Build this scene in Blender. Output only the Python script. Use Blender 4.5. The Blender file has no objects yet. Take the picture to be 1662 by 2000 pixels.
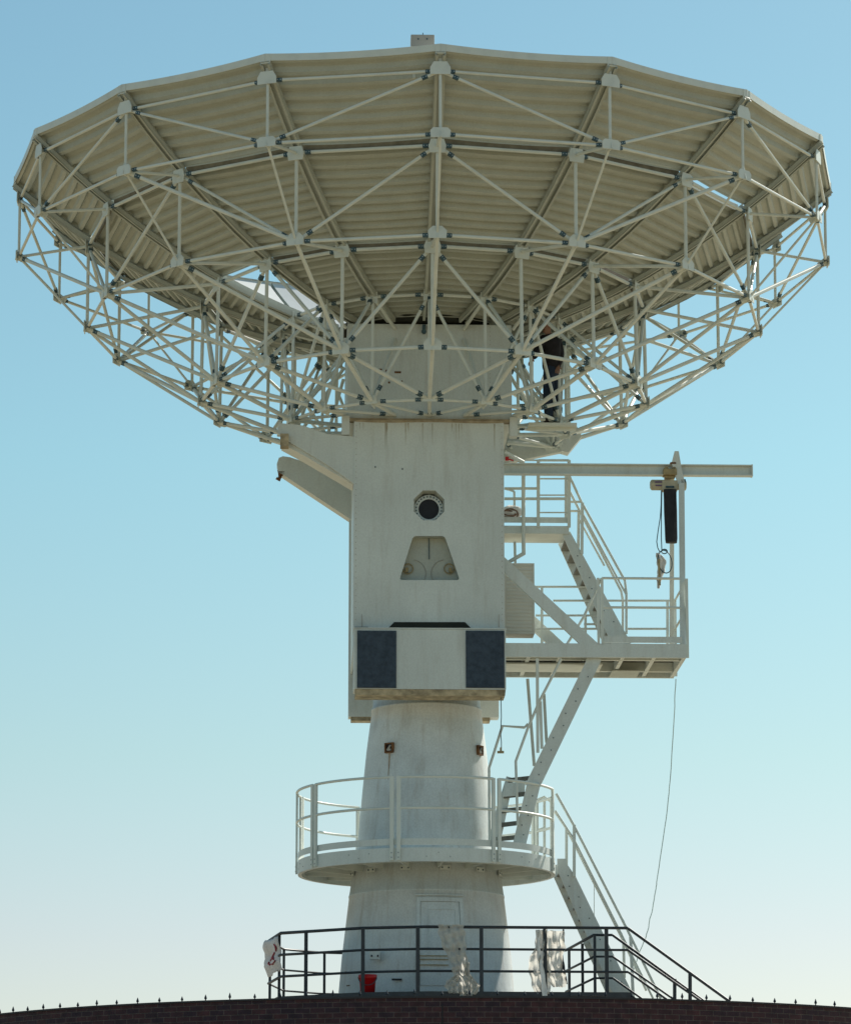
import bpy, math, random
from mathutils import Vector, Matrix
from mathutils.geometry import delaunay_2d_cdt
R=math.radians
random.seed(7)
SC=bpy.context.scene
COL=SC.collection
# ---------------------------------------------------------------- camera
CZ=1.6
FPX=7175.0; PITCH=R(11.88); CAM=Vector((-0.016,-56.33,CZ))
cam=bpy.data.cameras.new('camera'); camo=bpy.data.objects.new('camera',cam); COL.objects.link(camo)
camo.location=CAM; camo.rotation_euler=(R(90)+PITCH,0,0)
cam.sensor_fit='VERTICAL'; cam.sensor_height=24; cam.lens=24*FPX/2000; cam.clip_end=20000; cam.clip_start=0.5
SC.camera=camo
# ---------------------------------------------------------------- sky and sun
SUN_AZ=R(40); SUN_EL=R(38)
SKYTINT=[(0.0,(.82,.755,.72)),(.092,(.84,.785,.755)),(.14,(.80,.87,.74)),(.22,(.765,.97,.815)),(.335,(.735,.95,.82))]
w=bpy.data.worlds.new('World'); SC.world=w; w.use_nodes=True
nt=w.node_tree; nt.nodes.clear()
sky=nt.nodes.new('ShaderNodeTexSky'); sky.sky_type='NISHITA'; sky.sun_disc=False
sky.sun_elevation=SUN_EL; sky.sun_rotation=SUN_AZ
sky.altitude=0; sky.air_density=1.0; sky.dust_density=.55; sky.ozone_density=1.5
bg=nt.nodes.new('ShaderNodeBackground'); bg.inputs['Strength'].default_value=0.11
out=nt.nodes.new('ShaderNodeOutputWorld')
tc=nt.nodes.new('ShaderNodeTexCoord'); sx_=nt.nodes.new('ShaderNodeSeparateXYZ'); nt.links.new(tc.outputs['Generated'],sx_.inputs[0])
cr=nt.nodes.new('ShaderNodeValToRGB'); nt.links.new(sx_.outputs['Z'],cr.inputs[0])
for i,(p_,c_) in enumerate(SKYTINT):
    e=cr.color_ramp.elements[i] if i<2 else cr.color_ramp.elements.new(p_)
    e.position=p_; e.color=c_+(1,)
tm=nt.nodes.new('ShaderNodeMixRGB'); tm.blend_type='MULTIPLY'; tm.inputs[0].default_value=1
nt.links.new(sky.outputs[0],tm.inputs[1]); nt.links.new(cr.outputs[0],tm.inputs[2]); nt.links.new(tm.outputs[0],bg.inputs[0]); nt.links.new(bg.outputs[0],out.inputs[0])
sd=bpy.data.lights.new('sun','SUN'); sd.energy=5.0; sd.angle=R(0.53); sd.color=(1,.95,.86)
so=bpy.data.objects.new('sun',sd); COL.objects.link(so)
sv=Vector((math.sin(SUN_AZ)*math.cos(SUN_EL),math.cos(SUN_AZ)*math.cos(SUN_EL),math.sin(SUN_EL)))
so.rotation_euler=sv.to_track_quat('Z','Y').to_euler(); so.location=(20,20,40)
SC.view_settings.view_transform='Standard'; SC.view_settings.look='None'; SC.view_settings.gamma=1
SC.view_settings.exposure=0.26
# ---------------------------------------------------------------- helpers
FW=Vector((0,math.cos(PITCH),math.sin(PITCH))); UP=Vector((0,-math.sin(PITCH),math.cos(PITCH))); RT=Vector((1,0,0))
DEL=R(2.1)
UH=Vector((math.cos(DEL),math.sin(DEL),0)); VH=Vector((-math.sin(DEL),math.cos(DEL),0)); ZH=Vector((0,0,1))
def ray(px,py): return FW+RT*((px-831)/FPX)+UP*((1000-py)/FPX)
def at(px,py,y):
    d=ray(px,py); return CAM+d*((y-CAM.y)/d.y)
def atv(px,py,v):      # the plane v = const of the turned mount frame
    d=ray(px,py); return CAM+d*((v-CAM.dot(VH))/d.dot(VH))
def uvz(u,v,z): return UH*u+VH*v+ZH*z
def U(p): return p.dot(UH)
def mat(name,col,rough=.5,metal=0,var=.12,scale=3,bump=.0,dirt=None,dirt_amt=.3,streak=False,spec=.4,fine=0):
    m=bpy.data.materials.new(name); m.use_nodes=True; t=m.node_tree; b=t.nodes['Principled BSDF']
    b.inputs['Roughness'].default_value=rough; b.inputs['Metallic'].default_value=metal
    b.inputs['Specular IOR Level'].default_value=spec
    g=t.nodes.new('ShaderNodeNewGeometry')
    n=t.nodes.new('ShaderNodeTexNoise'); n.inputs['Scale'].default_value=scale; n.inputs['Detail'].default_value=6
    t.links.new(g.outputs['Position'],n.inputs['Vector'])
    r=t.nodes.new('ShaderNodeValToRGB'); r.color_ramp.elements[0].position=.3; r.color_ramp.elements[1].position=.7
    r.color_ramp.elements[0].color=tuple(c*(1-var) for c in col)+(1,); r.color_ramp.elements[1].color=tuple(min(1,c*(1+var)) for c in col)+(1,)
    t.links.new(n.outputs['Fac'],r.inputs['Fac']); last=r.outputs['Color']
    if dirt:
        n2=t.nodes.new('ShaderNodeTexNoise'); n2.inputs['Scale'].default_value=2.2 if streak else 5; n2.inputs['Detail'].default_value=9; n2.inputs['Roughness'].default_value=.7
        mp=t.nodes.new('ShaderNodeMapping'); mp.inputs['Scale'].default_value=(3,3,.35) if streak else (1,1,1)
        t.links.new(g.outputs['Position'],mp.inputs['Vector']); t.links.new(mp.outputs[0],n2.inputs['Vector'])
        r2=t.nodes.new('ShaderNodeValToRGB'); r2.color_ramp.elements[0].position=.5; r2.color_ramp.elements[1].position=.78
        r2.color_ramp.elements[0].color=(0,0,0,1); r2.color_ramp.elements[1].color=(dirt_amt,)*3+(1,)
        t.links.new(n2.outputs['Fac'],r2.inputs['Fac'])
        mx=t.nodes.new('ShaderNodeMixRGB'); mx.inputs['Color2'].default_value=dirt+(1,)
        t.links.new(r2.outputs['Color'],mx.inputs['Fac']); t.links.new(last,mx.inputs['Color1']); last=mx.outputs[0]
    if fine:
        n4=t.nodes.new('ShaderNodeTexNoise'); n4.inputs['Scale'].default_value=38; n4.inputs['Detail'].default_value=3
        t.links.new(g.outputs['Position'],n4.inputs['Vector'])
        r4=t.nodes.new('ShaderNodeMapRange'); r4.inputs['To Min'].default_value=1-fine; r4.inputs['To Max'].default_value=1+fine
        r4.inputs['From Min'].default_value=.3; r4.inputs['From Max'].default_value=.7
        t.links.new(n4.outputs['Fac'],r4.inputs['Value'])
        mx=t.nodes.new('ShaderNodeMixRGB'); mx.blend_type='MULTIPLY'; mx.inputs['Fac'].default_value=1
        t.links.new(last,mx.inputs['Color1']); t.links.new(r4.outputs[0],mx.inputs['Color2']); last=mx.outputs[0]
    t.links.new(last,b.inputs['Base Color'])
    if bump:
        bp=t.nodes.new('ShaderNodeBump'); bp.inputs['Strength'].default_value=bump; bp.inputs['Distance'].default_value=.02
        n3=t.nodes.new('ShaderNodeTexNoise'); n3.inputs['Scale'].default_value=scale*4; n3.inputs['Detail'].default_value=5
        t.links.new(g.outputs['Position'],n3.inputs['Vector']); t.links.new(n3.outputs['Fac'],bp.inputs['Height']); t.links.new(bp.outputs[0],b.inputs['Normal'])
    return m
RUST=(.16,.075,.03)
M={}
M['paint']=mat('weathered_paint',(.62,.665,.635),.42,var=.07,scale=1.1,dirt=(.30,.24,.16),dirt_amt=.30,streak=True,bump=.06,fine=.05)
M['tower']=mat('tower_paint',(.62,.66,.65),.5,var=.10,scale=2.2,dirt=(.34,.28,.20),dirt_amt=.5,streak=True,bump=.2,fine=.08)
M['steel']=mat('truss_paint',(.66,.70,.65),.4,var=.10,scale=5,dirt=(.32,.25,.17),dirt_amt=.25)
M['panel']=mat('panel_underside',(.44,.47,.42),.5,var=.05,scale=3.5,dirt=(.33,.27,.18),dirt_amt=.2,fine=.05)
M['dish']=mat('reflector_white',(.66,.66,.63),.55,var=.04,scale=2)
M['clamp']=mat('clamp_dark',(.045,.09,.11),.5,var=.3,scale=20)
M['bolt']=mat('bolt_grey',(.35,.38,.38),.4,metal=.4)
M['black']=mat('black_rubber',(.012,.013,.018),.6,var=.3,scale=12)
M['vent']=mat('vent_filter',(.052,.072,.098),.85,var=.22,scale=14,bump=.3,dirt=(.10,.13,.17),dirt_amt=.35,spec=.15)
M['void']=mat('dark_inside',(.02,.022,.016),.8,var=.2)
M['gap_shade']=mat('painted_gap_shade',(.13,.115,.08),.8,var=.3,scale=6)  # dark brown standing in for shade in the gaps between panel rings
M['stain']=mat('seam_stain',(.38,.32,.22),.8,var=.25,scale=9,dirt=(.20,.13,.07),dirt_amt=.6)
M['rust']=mat('rust',RUST,.85,var=.5,scale=14)
M['grime']=mat('grimy_underside',(.42,.35,.23),.8,var=.45,scale=7,dirt=(.05,.03,.015),dirt_amt=.8)
M['grate']=mat('galvanised_grating',(.16,.155,.13),.6,var=.3,scale=9)
M['railblack']=mat('black_rail_paint',(.026,.032,.040),.45,var=.3,scale=9)
M['roof']=mat('roof_dark',(.04,.04,.045),.8)
M['gravel']=mat('roof_gravel',(.42,.38,.30),.9,var=.3,scale=20)
M['red']=mat('red_plastic',(.50,.012,.015),.35,var=.15)
M['cream']=mat('cabinet_cream',(.66,.64,.56),.5,var=.05)
M['cabinet']=mat('cabinet_grey',(.40,.38,.34),.5,var=.06)
M['hoist']=mat('hoist_beige',(.46,.42,.30),.45,var=.12,scale=12)
M['purple']=mat('hoist_label',(.12,.07,.16),.5)
M['brass']=mat('hoist_brown',(.34,.27,.14),.5,var=.2,scale=15)
M['cloth_w']=mat('white_wrap',(.75,.74,.72),.6,var=.1,scale=9)
M['jacket']=mat('dark_jacket',(.014,.011,.014),.8,var=.4,scale=10)
M['maroon']=mat('maroon_lining',(.07,.015,.015),.8,var=.3,scale=10)
M['jeans']=mat('dark_jeans',(.018,.032,.06),.85,var=.35,scale=12)
M['skin']=mat('skin',(.33,.18,.12),.55,var=.1)
M['hair']=mat('hair',(.02,.013,.01),.7,var=.3,scale=30)
M['cable']=mat('cable_green',(.5,.62,.60),.5)
M['hose']=mat('hose_brown',(.20,.12,.08),.6,var=.3,scale=10)
M['ground']=mat('dry_ground',(.335,.26,.15),.9,var=.25,scale=.15,dirt=(.10,.12,.05),dirt_amt=.5)

class MB:
    def __init__(s): s.v=[]; s.f=[]; s.mi=[]; s.m=0; s.sm=[]
    def add(s,vs,fs,smooth=False):
        o=len(s.v); s.v+= [Vector(p) for p in vs]
        for f in fs: s.f.append([i+o for i in f]); s.mi.append(s.m); s.sm.append(smooth)
        return s
    def hexa(s,a,b):      # two quads (4 pts each)
        return s.add(list(a)+list(b),[(3,2,1,0),(4,5,6,7),(0,1,5,4),(1,2,6,5),(2,3,7,6),(3,0,4,7)])
    def box(s,c,x,y,z,sx,sy,sz):   # centre, axes, sizes
        c=Vector(c); x=Vector(x)*sx/2; y=Vector(y)*sy/2; z=Vector(z)*sz/2
        return s.hexa([c-x-y-z,c+x-y-z,c+x+y-z,c-x+y-z],[c-x-y+z,c+x-y+z,c+x+y+z,c-x+y+z])
    def bar(s,p,q,w,h=None,up=None,trim=0):
        p=Vector(p);q=Vector(q);h=h or w; d=q-p; L=d.length
        if L<1e-6: return s
        d/=L; up=Vector(up or (0,0,1))
        if abs(d.dot(up))>.98: up=VH
        a=d.cross(up).normalized(); b=a.cross(d).normalized()
        return s.box((p+q)/2,a,b,d,w,h,L-2*trim)
    def tube(s,pts,r,n=7,cap=True,closed=False):
        pts=[Vector(p) for p in pts]; N=len(pts); vs=[]; a=None
        for i,p in enumerate(pts):
            if closed: t=(pts[(i+1)%N]-pts[i-1]).normalized()
            else: t=(pts[min(i+1,N-1)]-pts[max(i-1,0)]).normalized()
            if a is None:
                ref=ZH if abs(t.z)<.9 else UH
                a=t.cross(ref).normalized()
            else:
                a=(a-t*a.dot(t)).normalized()
            b=t.cross(a)
            rr=r[i] if isinstance(r,(list,tuple)) else r
            k=1
            if 0<i<N-1:
                t1=(p-pts[i-1]).normalized(); k=1/max(.5,t.dot(t1))
            for j in range(n):
                an=2*math.pi*j/n; vs.append(p+(a*math.cos(an)+b*math.sin(an))*rr*k)
        fs=[]
        for i in range(N if closed else N-1):
            i2=(i+1)%N
            for j in range(n): fs.append((i*n+j,i*n+(j+1)%n,i2*n+(j+1)%n,i2*n+j))
        s.add(vs,fs,True)
        if cap and not closed:
            s.add(vs[:n],[tuple(range(n))[::-1]]); s.add(vs[-n:],[tuple(range(n))])
        return s
    def prism(s,loop,ext,holes=()):      # planar polygon (world pts) extruded by ext, optional holes
        loop=[Vector(p) for p in loop]; ext=Vector(ext)
        holes=[[Vector(p) for p in h] for h in holes]
        o=loop[0]; nrm=ext.normalized(); ax=(loop[1]-o); ax=(ax-nrm*ax.dot(nrm)).normalized(); ay=nrm.cross(ax)
        allp=loop+[p for h in holes for p in h]
        p2=[Vector(((p-o).dot(ax),(p-o).dot(ay))) for p in allp]
        faces=[list(range(len(loop)))]; k=len(loop)
        edges=[(i,(i+1)%len(loop)) for i in range(len(loop))]
        for h in holes:
            edges+=[(k+i,k+(i+1)%len(h)) for i in range(len(h))]; k+=len(h)
        r=delaunay_2d_cdt(p2,edges,[],0,1e-6)
        vv=[o+ax*q.x+ay*q.y for q in r[0]]
        def inside(c,poly):
            n=len(poly); ins=False
            for i in range(n):
                a=poly[i];b=poly[(i+1)%n]
                if (a.y>c.y)!=(b.y>c.y) and c.x<(b.x-a.x)*(c.y-a.y)/(b.y-a.y)+a.x: ins=not ins
            return ins
        P=p2[:len(loop)]; H=[];k=len(loop)
        for h in holes: H.append(p2[k:k+len(h)]); k+=len(h)
        tri=[]
        for f in r[2]:
            c=sum((r[0][i] for i in f),Vector((0,0)))/len(f)
            if inside(c,P) and not any(inside(c,h) for h in H): tri.append(f)
        s.add(vv,tri); s.add([p+ext for p in vv],[t[::-1] for t in tri])
        for lp in [loop]+list(holes):
            n=len(lp); s.add(lp+[p+ext for p in lp],[(i,(i+1)%n,n+(i+1)%n,n+i) for i in range(n)])
        return s
    def build(s,name,mats,parent=None,bevel=0):
        if not s.v: return None
        inv=Matrix.Identity(4)
        if parent is not None:
            mw=world_of(parent); inv=mw.inverted()
            loc=None
        else: loc=None
        c=sum(s.v,Vector())/len(s.v)
        if parent is None:
            zmin=min(p.z for p in s.v); c=Vector((c.x,c.y,zmin))
        me=bpy.data.meshes.new(name)
        cl=inv@c
        me.from_pydata([inv@p-cl for p in s.v],[],s.f)
        if not isinstance(mats,(list,tuple)): mats=[mats]
        for m in mats: me.materials.append(m)
        me.polygons.foreach_set('material_index',s.mi); me.polygons.foreach_set('use_smooth',s.sm)
        me.update()
        import bmesh
        bm=bmesh.new(); bm.from_mesh(me); bmesh.ops.recalc_face_normals(bm,faces=bm.faces); bm.to_mesh(me); bm.free()
        o=bpy.data.objects.new(name,me); COL.objects.link(o); o.location=cl
        if parent is not None: o.parent=parent
        if bevel:
            b=o.modifiers.new('bevel','BEVEL'); b.width=bevel; b.segments=2; b.limit_method='ANGLE'
        return o
def world_of(o):
    m=Matrix.LocRotScale(o.location,o.rotation_euler,o.scale)
    return (world_of(o.parent)@m) if o.parent else m
def thing(name,label,cat,loc,rz=0,group=None):
    o=bpy.data.objects.new(name,None); COL.objects.link(o); o.location=loc; o.rotation_euler=(0,0,rz)
    o.empty_display_size=.3
    tag(o,label,cat,group); return o
def tag(o,label,cat,group=None):
    o['label']=label; o['category']=cat
    if group: o['group']=group
    return o
def lathe(mb,prof,cx=0,cy=0,n=96,a0=0,a1=2*math.pi,smooth=True,sharp=False):
    if sharp:
        for q in range(len(prof)-1): lathe(mb,prof[q:q+2],cx,cy,n,a0,a1,True)
        return mb
    full=abs(a1-a0-2*math.pi)<1e-6; m=n if full else n+1
    vs=[]
    for i in range(m):
        a=a0+(a1-a0)*i/n
        for r,z in prof: vs.append((cx+r*math.sin(a),cy-r*math.cos(a),z))
    k=len(prof); fs=[]
    for i in range(n):
        j=(i+1)%m
        for q in range(k-1): fs.append((i*k+q,j*k+q,j*k+q+1,i*k+q+1))
    mb.add(vs,fs,smooth)
    return mb
def cyl(a,r,z): return Vector((r*math.sin(a),-r*math.cos(a),z))
def chain(pts,step=.15):
    return pts

# ================================================================ SETTING
g=MB(); g.add([(-6000,-6000,0),(6000,-6000,0),(6000,6000,0),(-6000,6000,0)],[(0,1,2,3)])
o=g.build('ground',M['ground']); o['kind']='structure'

# brick building (round)
BX=.45; BR=8.04
wt=at(895,1945.5,-BR).z
def brick_mat():
    m=bpy.data.materials.new('dark_brick'); m.use_nodes=True; t=m.node_tree; b=t.nodes['Principled BSDF']; b.inputs['Roughness'].default_value=.85
    uv=t.nodes.new('ShaderNodeUVMap'); br=t.nodes.new('ShaderNodeTexBrick'); br.inputs['Scale'].default_value=1
    br.inputs['Brick Width'].default_value=.203; br.inputs['Row Height'].default_value=.0685; br.inputs['Mortar Size'].default_value=.0045
    br.inputs['Color1'].default_value=(.060,.024,.030,1); br.inputs['Color2'].default_value=(.028,.018,.032,1); br.inputs['Mortar'].default_value=(.115,.10,.09,1)
    br.inputs['Bias'].default_value=-.2; br.inputs['Mortar Smooth'].default_value=.3
    t.links.new(uv.outputs[0],br.inputs['Vector'])
    n=t.nodes.new('ShaderNodeTexNoise'); n.inputs['Scale'].default_value=9; n.inputs['Detail'].default_value=8; t.links.new(uv.outputs[0],n.inputs['Vector'])
    mx=t.nodes.new('ShaderNodeMixRGB'); mx.blend_type='MULTIPLY'; mx.inputs['Fac'].default_value=.8
    rr=t.nodes.new('ShaderNodeValToRGB'); rr.color_ramp.elements[0].position=.3; rr.color_ramp.elements[0].color=(.45,.45,.5,1); rr.color_ramp.elements[1].position=.7; rr.color_ramp.elements[1].color=(1.3,1.2,1.2,1)
    t.links.new(n.outputs['Fac'],rr.inputs['Fac']); t.links.new(br.outputs['Color'],mx.inputs['Color1']); t.links.new(rr.outputs[0],mx.inputs['Color2'])
    t.links.new(mx.outputs[0],b.inputs['Base Color'])
    bp=t.nodes.new('ShaderNodeBump'); bp.inputs['Strength'].default_value=.6; bp.inputs['Distance'].default_value=.01; bp.invert=True
    t.links.new(br.outputs['Fac'],bp.inputs['Height']); t.links.new(bp.outputs[0],b.inputs['Normal'])
    return m
bld=thing('brick_building','round dark brick building under the white dish antenna, spiked along its roof edge','building',(BX,0,0))
N=160
me=bpy.data.meshes.new('wall'); vs=[];fs=[];uvs=[]
for i in range(N+1):
    a=2*math.pi*i/N
    for r,z in ((BR,0),(BR,wt-.02)): vs.append((r*math.sin(a),-r*math.cos(a),z)); uvs.append((a*BR,z-wt))
for i in range(N): fs.append((2*i,2*i+2,2*i+3,2*i+1))
me.from_pydata(vs,[],fs); ul=me.uv_layers.new(name='UVMap')
for l in me.loops: ul.data[l.index].uv=uvs[l.vertex_index]
me.materials.append(brick_mat()); wo=bpy.data.objects.new('wall',me); COL.objects.link(wo); wo.parent=bld
c=MB(); lathe(c,[(BR-.28,wt-.024),(BR+.018,wt-.024),(BR+.018,wt),(BR-.28,wt),(BR-.28,wt-.024)],BX,0,160,smooth=False); c.build('coping',M['roof'],bld)
c=MB(); lathe(c,[(BR-.28,wt-.45),(BR-.28,wt-.03)],BX,0,96); c.build('parapet_back',M['gravel'],bld)
c=MB(); lathe(c,[(.2,wt-.42),(BR-.1,wt-.45)],BX,0,96); c.build('roof',M['gravel'],bld)
# vertical joint in the brickwork
c=MB(); p=at(864,1960,-BR); a=math.asin((p.x-BX)/BR); c.box((BX+BR*math.sin(a),-BR*math.cos(a)-.001,wt/2-.05),(1,0,0),(0,1,0),ZH,.018,.012,wt-.12); c.build('expansion_joint',M['black'],bld)
# spiked fence behind the parapet
fr=thing('spike_fence','black iron fence of small pointed spikes along the brick roof edge','fence',(BX,-BR+.2,wt-.4))
RF=BR-.14
for i in range(-22,22):
    a=(i+.31)*.368/BR
    if abs(a)>1.02: continue
    base=Vector((BX+RF*math.sin(a),-RF*math.cos(a),wt-.02)); h=.10+random.uniform(-.016,.012)
    s_=MB(); s_.tube([base,base+ZH*(h*.5)],.0085,6)
    s_.tube([base+ZH*h*.45,base+ZH*h*.6,base+ZH*h*.68,base+ZH*(h*1.15)],[.009,.021,.02,.003],6)
    s_.build('spike',M['railblack'],fr)
f=MB(); lathe(f,[(RF-.012,wt+.003),(RF+.012,wt+.003),(RF+.012,wt+.012),(RF-.012,wt+.012),(RF-.012,wt+.003)],BX,0,64,-1.05,1.05,smooth=False); f.build('rail',M['railblack'],fr)

# ================================================================ TOWER
tw=thing('antenna_tower','tall tapering round white steel tower carrying the dish, with a flush door near its base','tower',(0,0,wt-.4))
def zpx(y,yy=0): return at(833,y,yy).z
def hw(px,yy=0,py=1600): return abs(at(px,py,yy).x)
prof=[(.2,zpx(2010))]
for y,xl,xr in [(2010,656,1012),(1945,662,1004),(1870,668,997),(1755,682,984)]:
    prof.append(((xr-xl)/2/FPX*56.4,zpx(y)))
prof+= [(prof[-1][0]+.006,prof[-1][1]+.004),(prof[-1][0]+.006,prof[-1][1]+.03),(prof[-1][0]-.001,prof[-1][1]+.034)]
for y,xl,xr in [(1650,697,968),(1545,706,958),(1470,715,952),(1420,722,946),(1392,726,942)]:
    prof.append(((xr-xl)/2/FPX*56.2,zpx(y)))
prof+=[(prof[-1][0]+.012,prof[-1][1]+.004),(prof[-1][0]+.012,prof[-1][1]+.035),(prof[-1][0]-.01,prof[-1][1]+.04)]
prof+=[(.5*(940-729)/FPX*56.2,zpx(1365)),(.5*(940-729)/FPX*56.2,zpx(1180)),(.2,zpx(1180))]
tb=MB(); lathe(tb,prof,0,0,128); tb.build('tower_shell',M['tower'],tw)
def tower_r(z):
    for (r0,z0),(r1,z1) in zip(prof,prof[1:]):
        if z0<=z<=z1: return r0+(r1-r0)*(z-z0)/max(1e-6,z1-z0)
    return 1.2
def curved_panel(mb,a0,a1,z0,z1,off,th,n=10):
    vs=[];fs=[]
    for i in range(n+1):
        a=a0+(a1-a0)*i/n
        for z in (z0,z1):
            r=tower_r(z); vs.append(cyl(a,r-.02,z)); vs.append(cyl(a,r+off+th,z))
    for i in range(n):
        k=4*i; fs+=[(k+1,k+5,k+7,k+3),(k,k+1,k+5,k+4)[::-1],(k+2,k+3,k+7,k+6)]
    fs+=[(0,1,3,2),(4*n,4*n+2,4*n+3,4*n+1)]
    mb.add(vs,fs)
zt_=zpx(1752,-1.25); zb_=zpx(1925,-1.3)
def ang(px,py,r=1.3): return math.asin((at(px,py,-r*.98).x)/r)
a0=ang(813,1800);a1=ang(908,1800)
d=MB(); fw=.055/1.3
curved_panel(d,a0,a0+fw,zb_,zt_,0,.03,3); curved_panel(d,a1-fw,a1,zb_,zt_,0,.03,3); curved_panel(d,a0+fw,a1-fw,zt_-.06,zt_,0,.03); curved_panel(d,a0-.03,a1+.03,zt_+.03,zt_+.05,0,.035)
dr=d.build('door_frame',M['tower'],tw)
d=MB(); curved_panel(d,a0+fw+.006,a1-fw-.006,zb_,zt_-.066,0,.012); dd=d.build('door',M['tower'],tw)
zd=zpx(1776,-1.25); b0=ang(836,1800);b1=ang(893,1800)
d=MB(); curved_panel(d,b0,b0+.01,zb_+.5,zd,.012,.012,2);curved_panel(d,b1-.01,b1,zb_+.5,zd,.012,.012,2);curved_panel(d,b0,b1,zd,zd+.014,.012,.012); d.build('door_moulding',M['tower'],dd)
d=MB()
for y in (1866,1873,1884): curved_panel(d,ang(818,1870),ang(875,1870),zpx(y,-1.3)-.01,zpx(y,-1.3),.012,.02)
d.build('door_louvre',M['brass'],dd)
d=MB(); p=at(732,1866,-1.19); d.box(p,UH,VH,ZH,.15,.10,.13); ob=d.build('outlet_box',M['paint'],tw,.006)
d=MB()
for x in (726,738): q=at(x,1867,-1.24); d.box(q,UH,VH,ZH,.022,.02,.03)
d.build('socket',M['black'],ob)
d=MB(); p=at(775,1913,-1.30); d.box(p,UH,VH,ZH,.15,.04,.025); d.build('slot',M['black'],tw)
for px,py,wd in ((724,1853,.12),(672,1893,.1),(680,1921,.1)):
    d=MB(); p=at(px,py,-1.0 if px<700 else -1.2); a=math.asin(max(-1,min(1,p.x/1.33))); q=cyl(a,tower_r(p.z)+.004,p.z); t=Vector((math.cos(a),math.sin(a),0)); d.box(q,t,cyl(a,1,0),ZH,wd,.01,.014); d.build('weld_tab',M['rust'],tw)
# rusty square brackets
for px,xw in ((762,.155),(935,.15)):
    z=zpx(1459,-.85); rr=tower_r(z); a=math.asin(at(px,1459,-rr*(.75 if px<900 else .5)).x/rr)
    t=Vector((math.cos(a),math.sin(a),0)); n_=cyl(a,1,0); cc=cyl(a,rr+.01,z)
    d=MB(); s2=xw
    for sx,sz,w1,h1 in ((-1,0,.02,s2),(1,0,.02,s2),(0,-1,s2,.02),(0,1,s2,.02)):
        d.box(cc+t*sx*(s2/2-.01)+ZH*sz*(s2/2-.01)+n_*.01,t,n_,ZH,w1 if sx else s2-.045,.045,h1)
    lb=d.build('square_bracket',M['rust'],tw)
    d=MB(); d.box(cc-n_*.012,t,n_,ZH,s2-.03,.03,s2-.03); d.build('bracket_recess',M['black'],lb)
    d=MB(); d.tube([cc+t*.03+ZH*.04+n_*.015,cc+t*.0+n_*.02,cc-t*.035-ZH*.035+n_*.015],.016,6); d.box(cc+t*.01-ZH*.03+n_*.015,t,n_,ZH,.05,.02,.03); d.build('bracket_lug',M['cabinet'],lb)
    # rust run below
    d=MB(); L=.42 if px<900 else .12
    vs=[];k=8
    for i in range(k+1):
        zz=z-.08-L*i/k; wd=.016*(1-i/k)+.002+.003*random.random(); q=cyl(a,tower_r(zz)+.0025,zz)
        vs+=[q-t*wd,q+t*wd]
    d.add(vs,[(2*i,2*i+1,2*i+3,2*i+2) for i in range(k)]); 
    if px<900: d.build('rust_run',mat('faint_rust',(.40,.33,.25),.7,var=.25,scale=12),tw)

# ================================================================ ROUND GALLERY
GR=1.972
zf_top=zpx(1655,-GR); zf_bot=zpx(1682,-GR); ztoe0=zf_top+.012; ztoe1=zpx(1637,-GR); zdeck=zf_top
zrail=7.4056+CZ+.005; zmid=zpx(1577,-GR)
ga=thing('round_gallery','round railed gallery ringing the tower at mid height','gallery',(0,0,zf_bot))
m=MB(); lathe(m,[(GR-.06,zf_bot),(GR,zf_bot),(GR,zf_top),(GR-.06,zf_top),(GR-.06,zf_bot)],0,0,128,sharp=True); 
lathe(m,[(GR-.012,zf_bot),(GR-.012,zf_bot+.01)],0,0,8)
m.build('ring_beam',M['paint'],ga)
m=MB(); lathe(m,[(GR-.018,ztoe0+.03),(GR-.004,ztoe0+.03),(GR-.004,ztoe1),(GR-.018,ztoe1),(GR-.018,ztoe0+.03)],0,0,128,R(-300),R(94),sharp=True); m.build('toe_board',M['paint'],ga)
m=MB(); lathe(m,[(1.03,zdeck-.02),(GR-.06,zdeck-.02)],0,0,96); lathe(m,[(1.03,zdeck-.055),(GR-.06,zdeck-.055)],0,0,96); m.build('deck',M['steel'],ga)
for i in range(16):
    a=R(8+22.5*i); t=Vector((math.cos(a),math.sin(a),0)); n_=cyl(a,1,0)
    m=MB(); z0=zf_bot+.012; r0=1.10; r1=GR-.06
    m.prism([cyl(a,r0,zdeck-.06),cyl(a,r0,zf_bot-.0),cyl(a,r0+.12,zf_bot-.0),cyl(a,r1,zf_bot+.05),cyl(a,r1,zdeck-.06)],t*.03)
    m.box(cyl(a,(r0+r1)/2,zdeck-.08)+t*.03,n_,t,ZH,r1-r0,.07,.012)
    m.build('bracket',M['steel'],ga)
for i in range(12):
    a=R(i*30+14)
    m=MB(); t=Vector((math.cos(a),math.sin(a),0)); q=cyl(a,tower_r(zf_bot)+.03,zf_bot+.0)
    m.box(q,t,cyl(a,1,0),ZH,.16,.012,.07); m.m=1
    for s in (-1,1): m.box(q+t*.05*s+cyl(a,.008,0),t,cyl(a,1,0),ZH,.022,.012,.022)
    m.build('bolt_plate',[M['steel'],M['clamp']],ga)
m=MB()
for i in range(70):
    a=R(i*360/70); t=Vector((math.cos(a),math.sin(a),0)); 
    if i%9 in(0,1,2): m.box(cyl(a,GR+.002,(zf_top+zf_bot)/2+(.03 if i%2 else -.03)),t,cyl(a,1,0),ZH,.016,.008,.016)
m.build('bolts',M['bolt'],ga)
RP=GR+.02
def arc(a0,a1,z,n=24): return [cyl(R(a0+(a1-a0)*i/n),RP,z) for i in range(n+1)]
JO=[-328.5,-283.5,-238.5,-193.5,-148.5,-103.5,-58.5,-13.5,31.5,76.5]
pt=.021
secs=[(31.5,76.5),(-13.5,31.5),(-58.5,-13.5),(-103.5,-58.5),(-148.5,-103.5),(-193.5,-148.5),(-238.5,-193.5),(-258,-238.5)]
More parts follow.
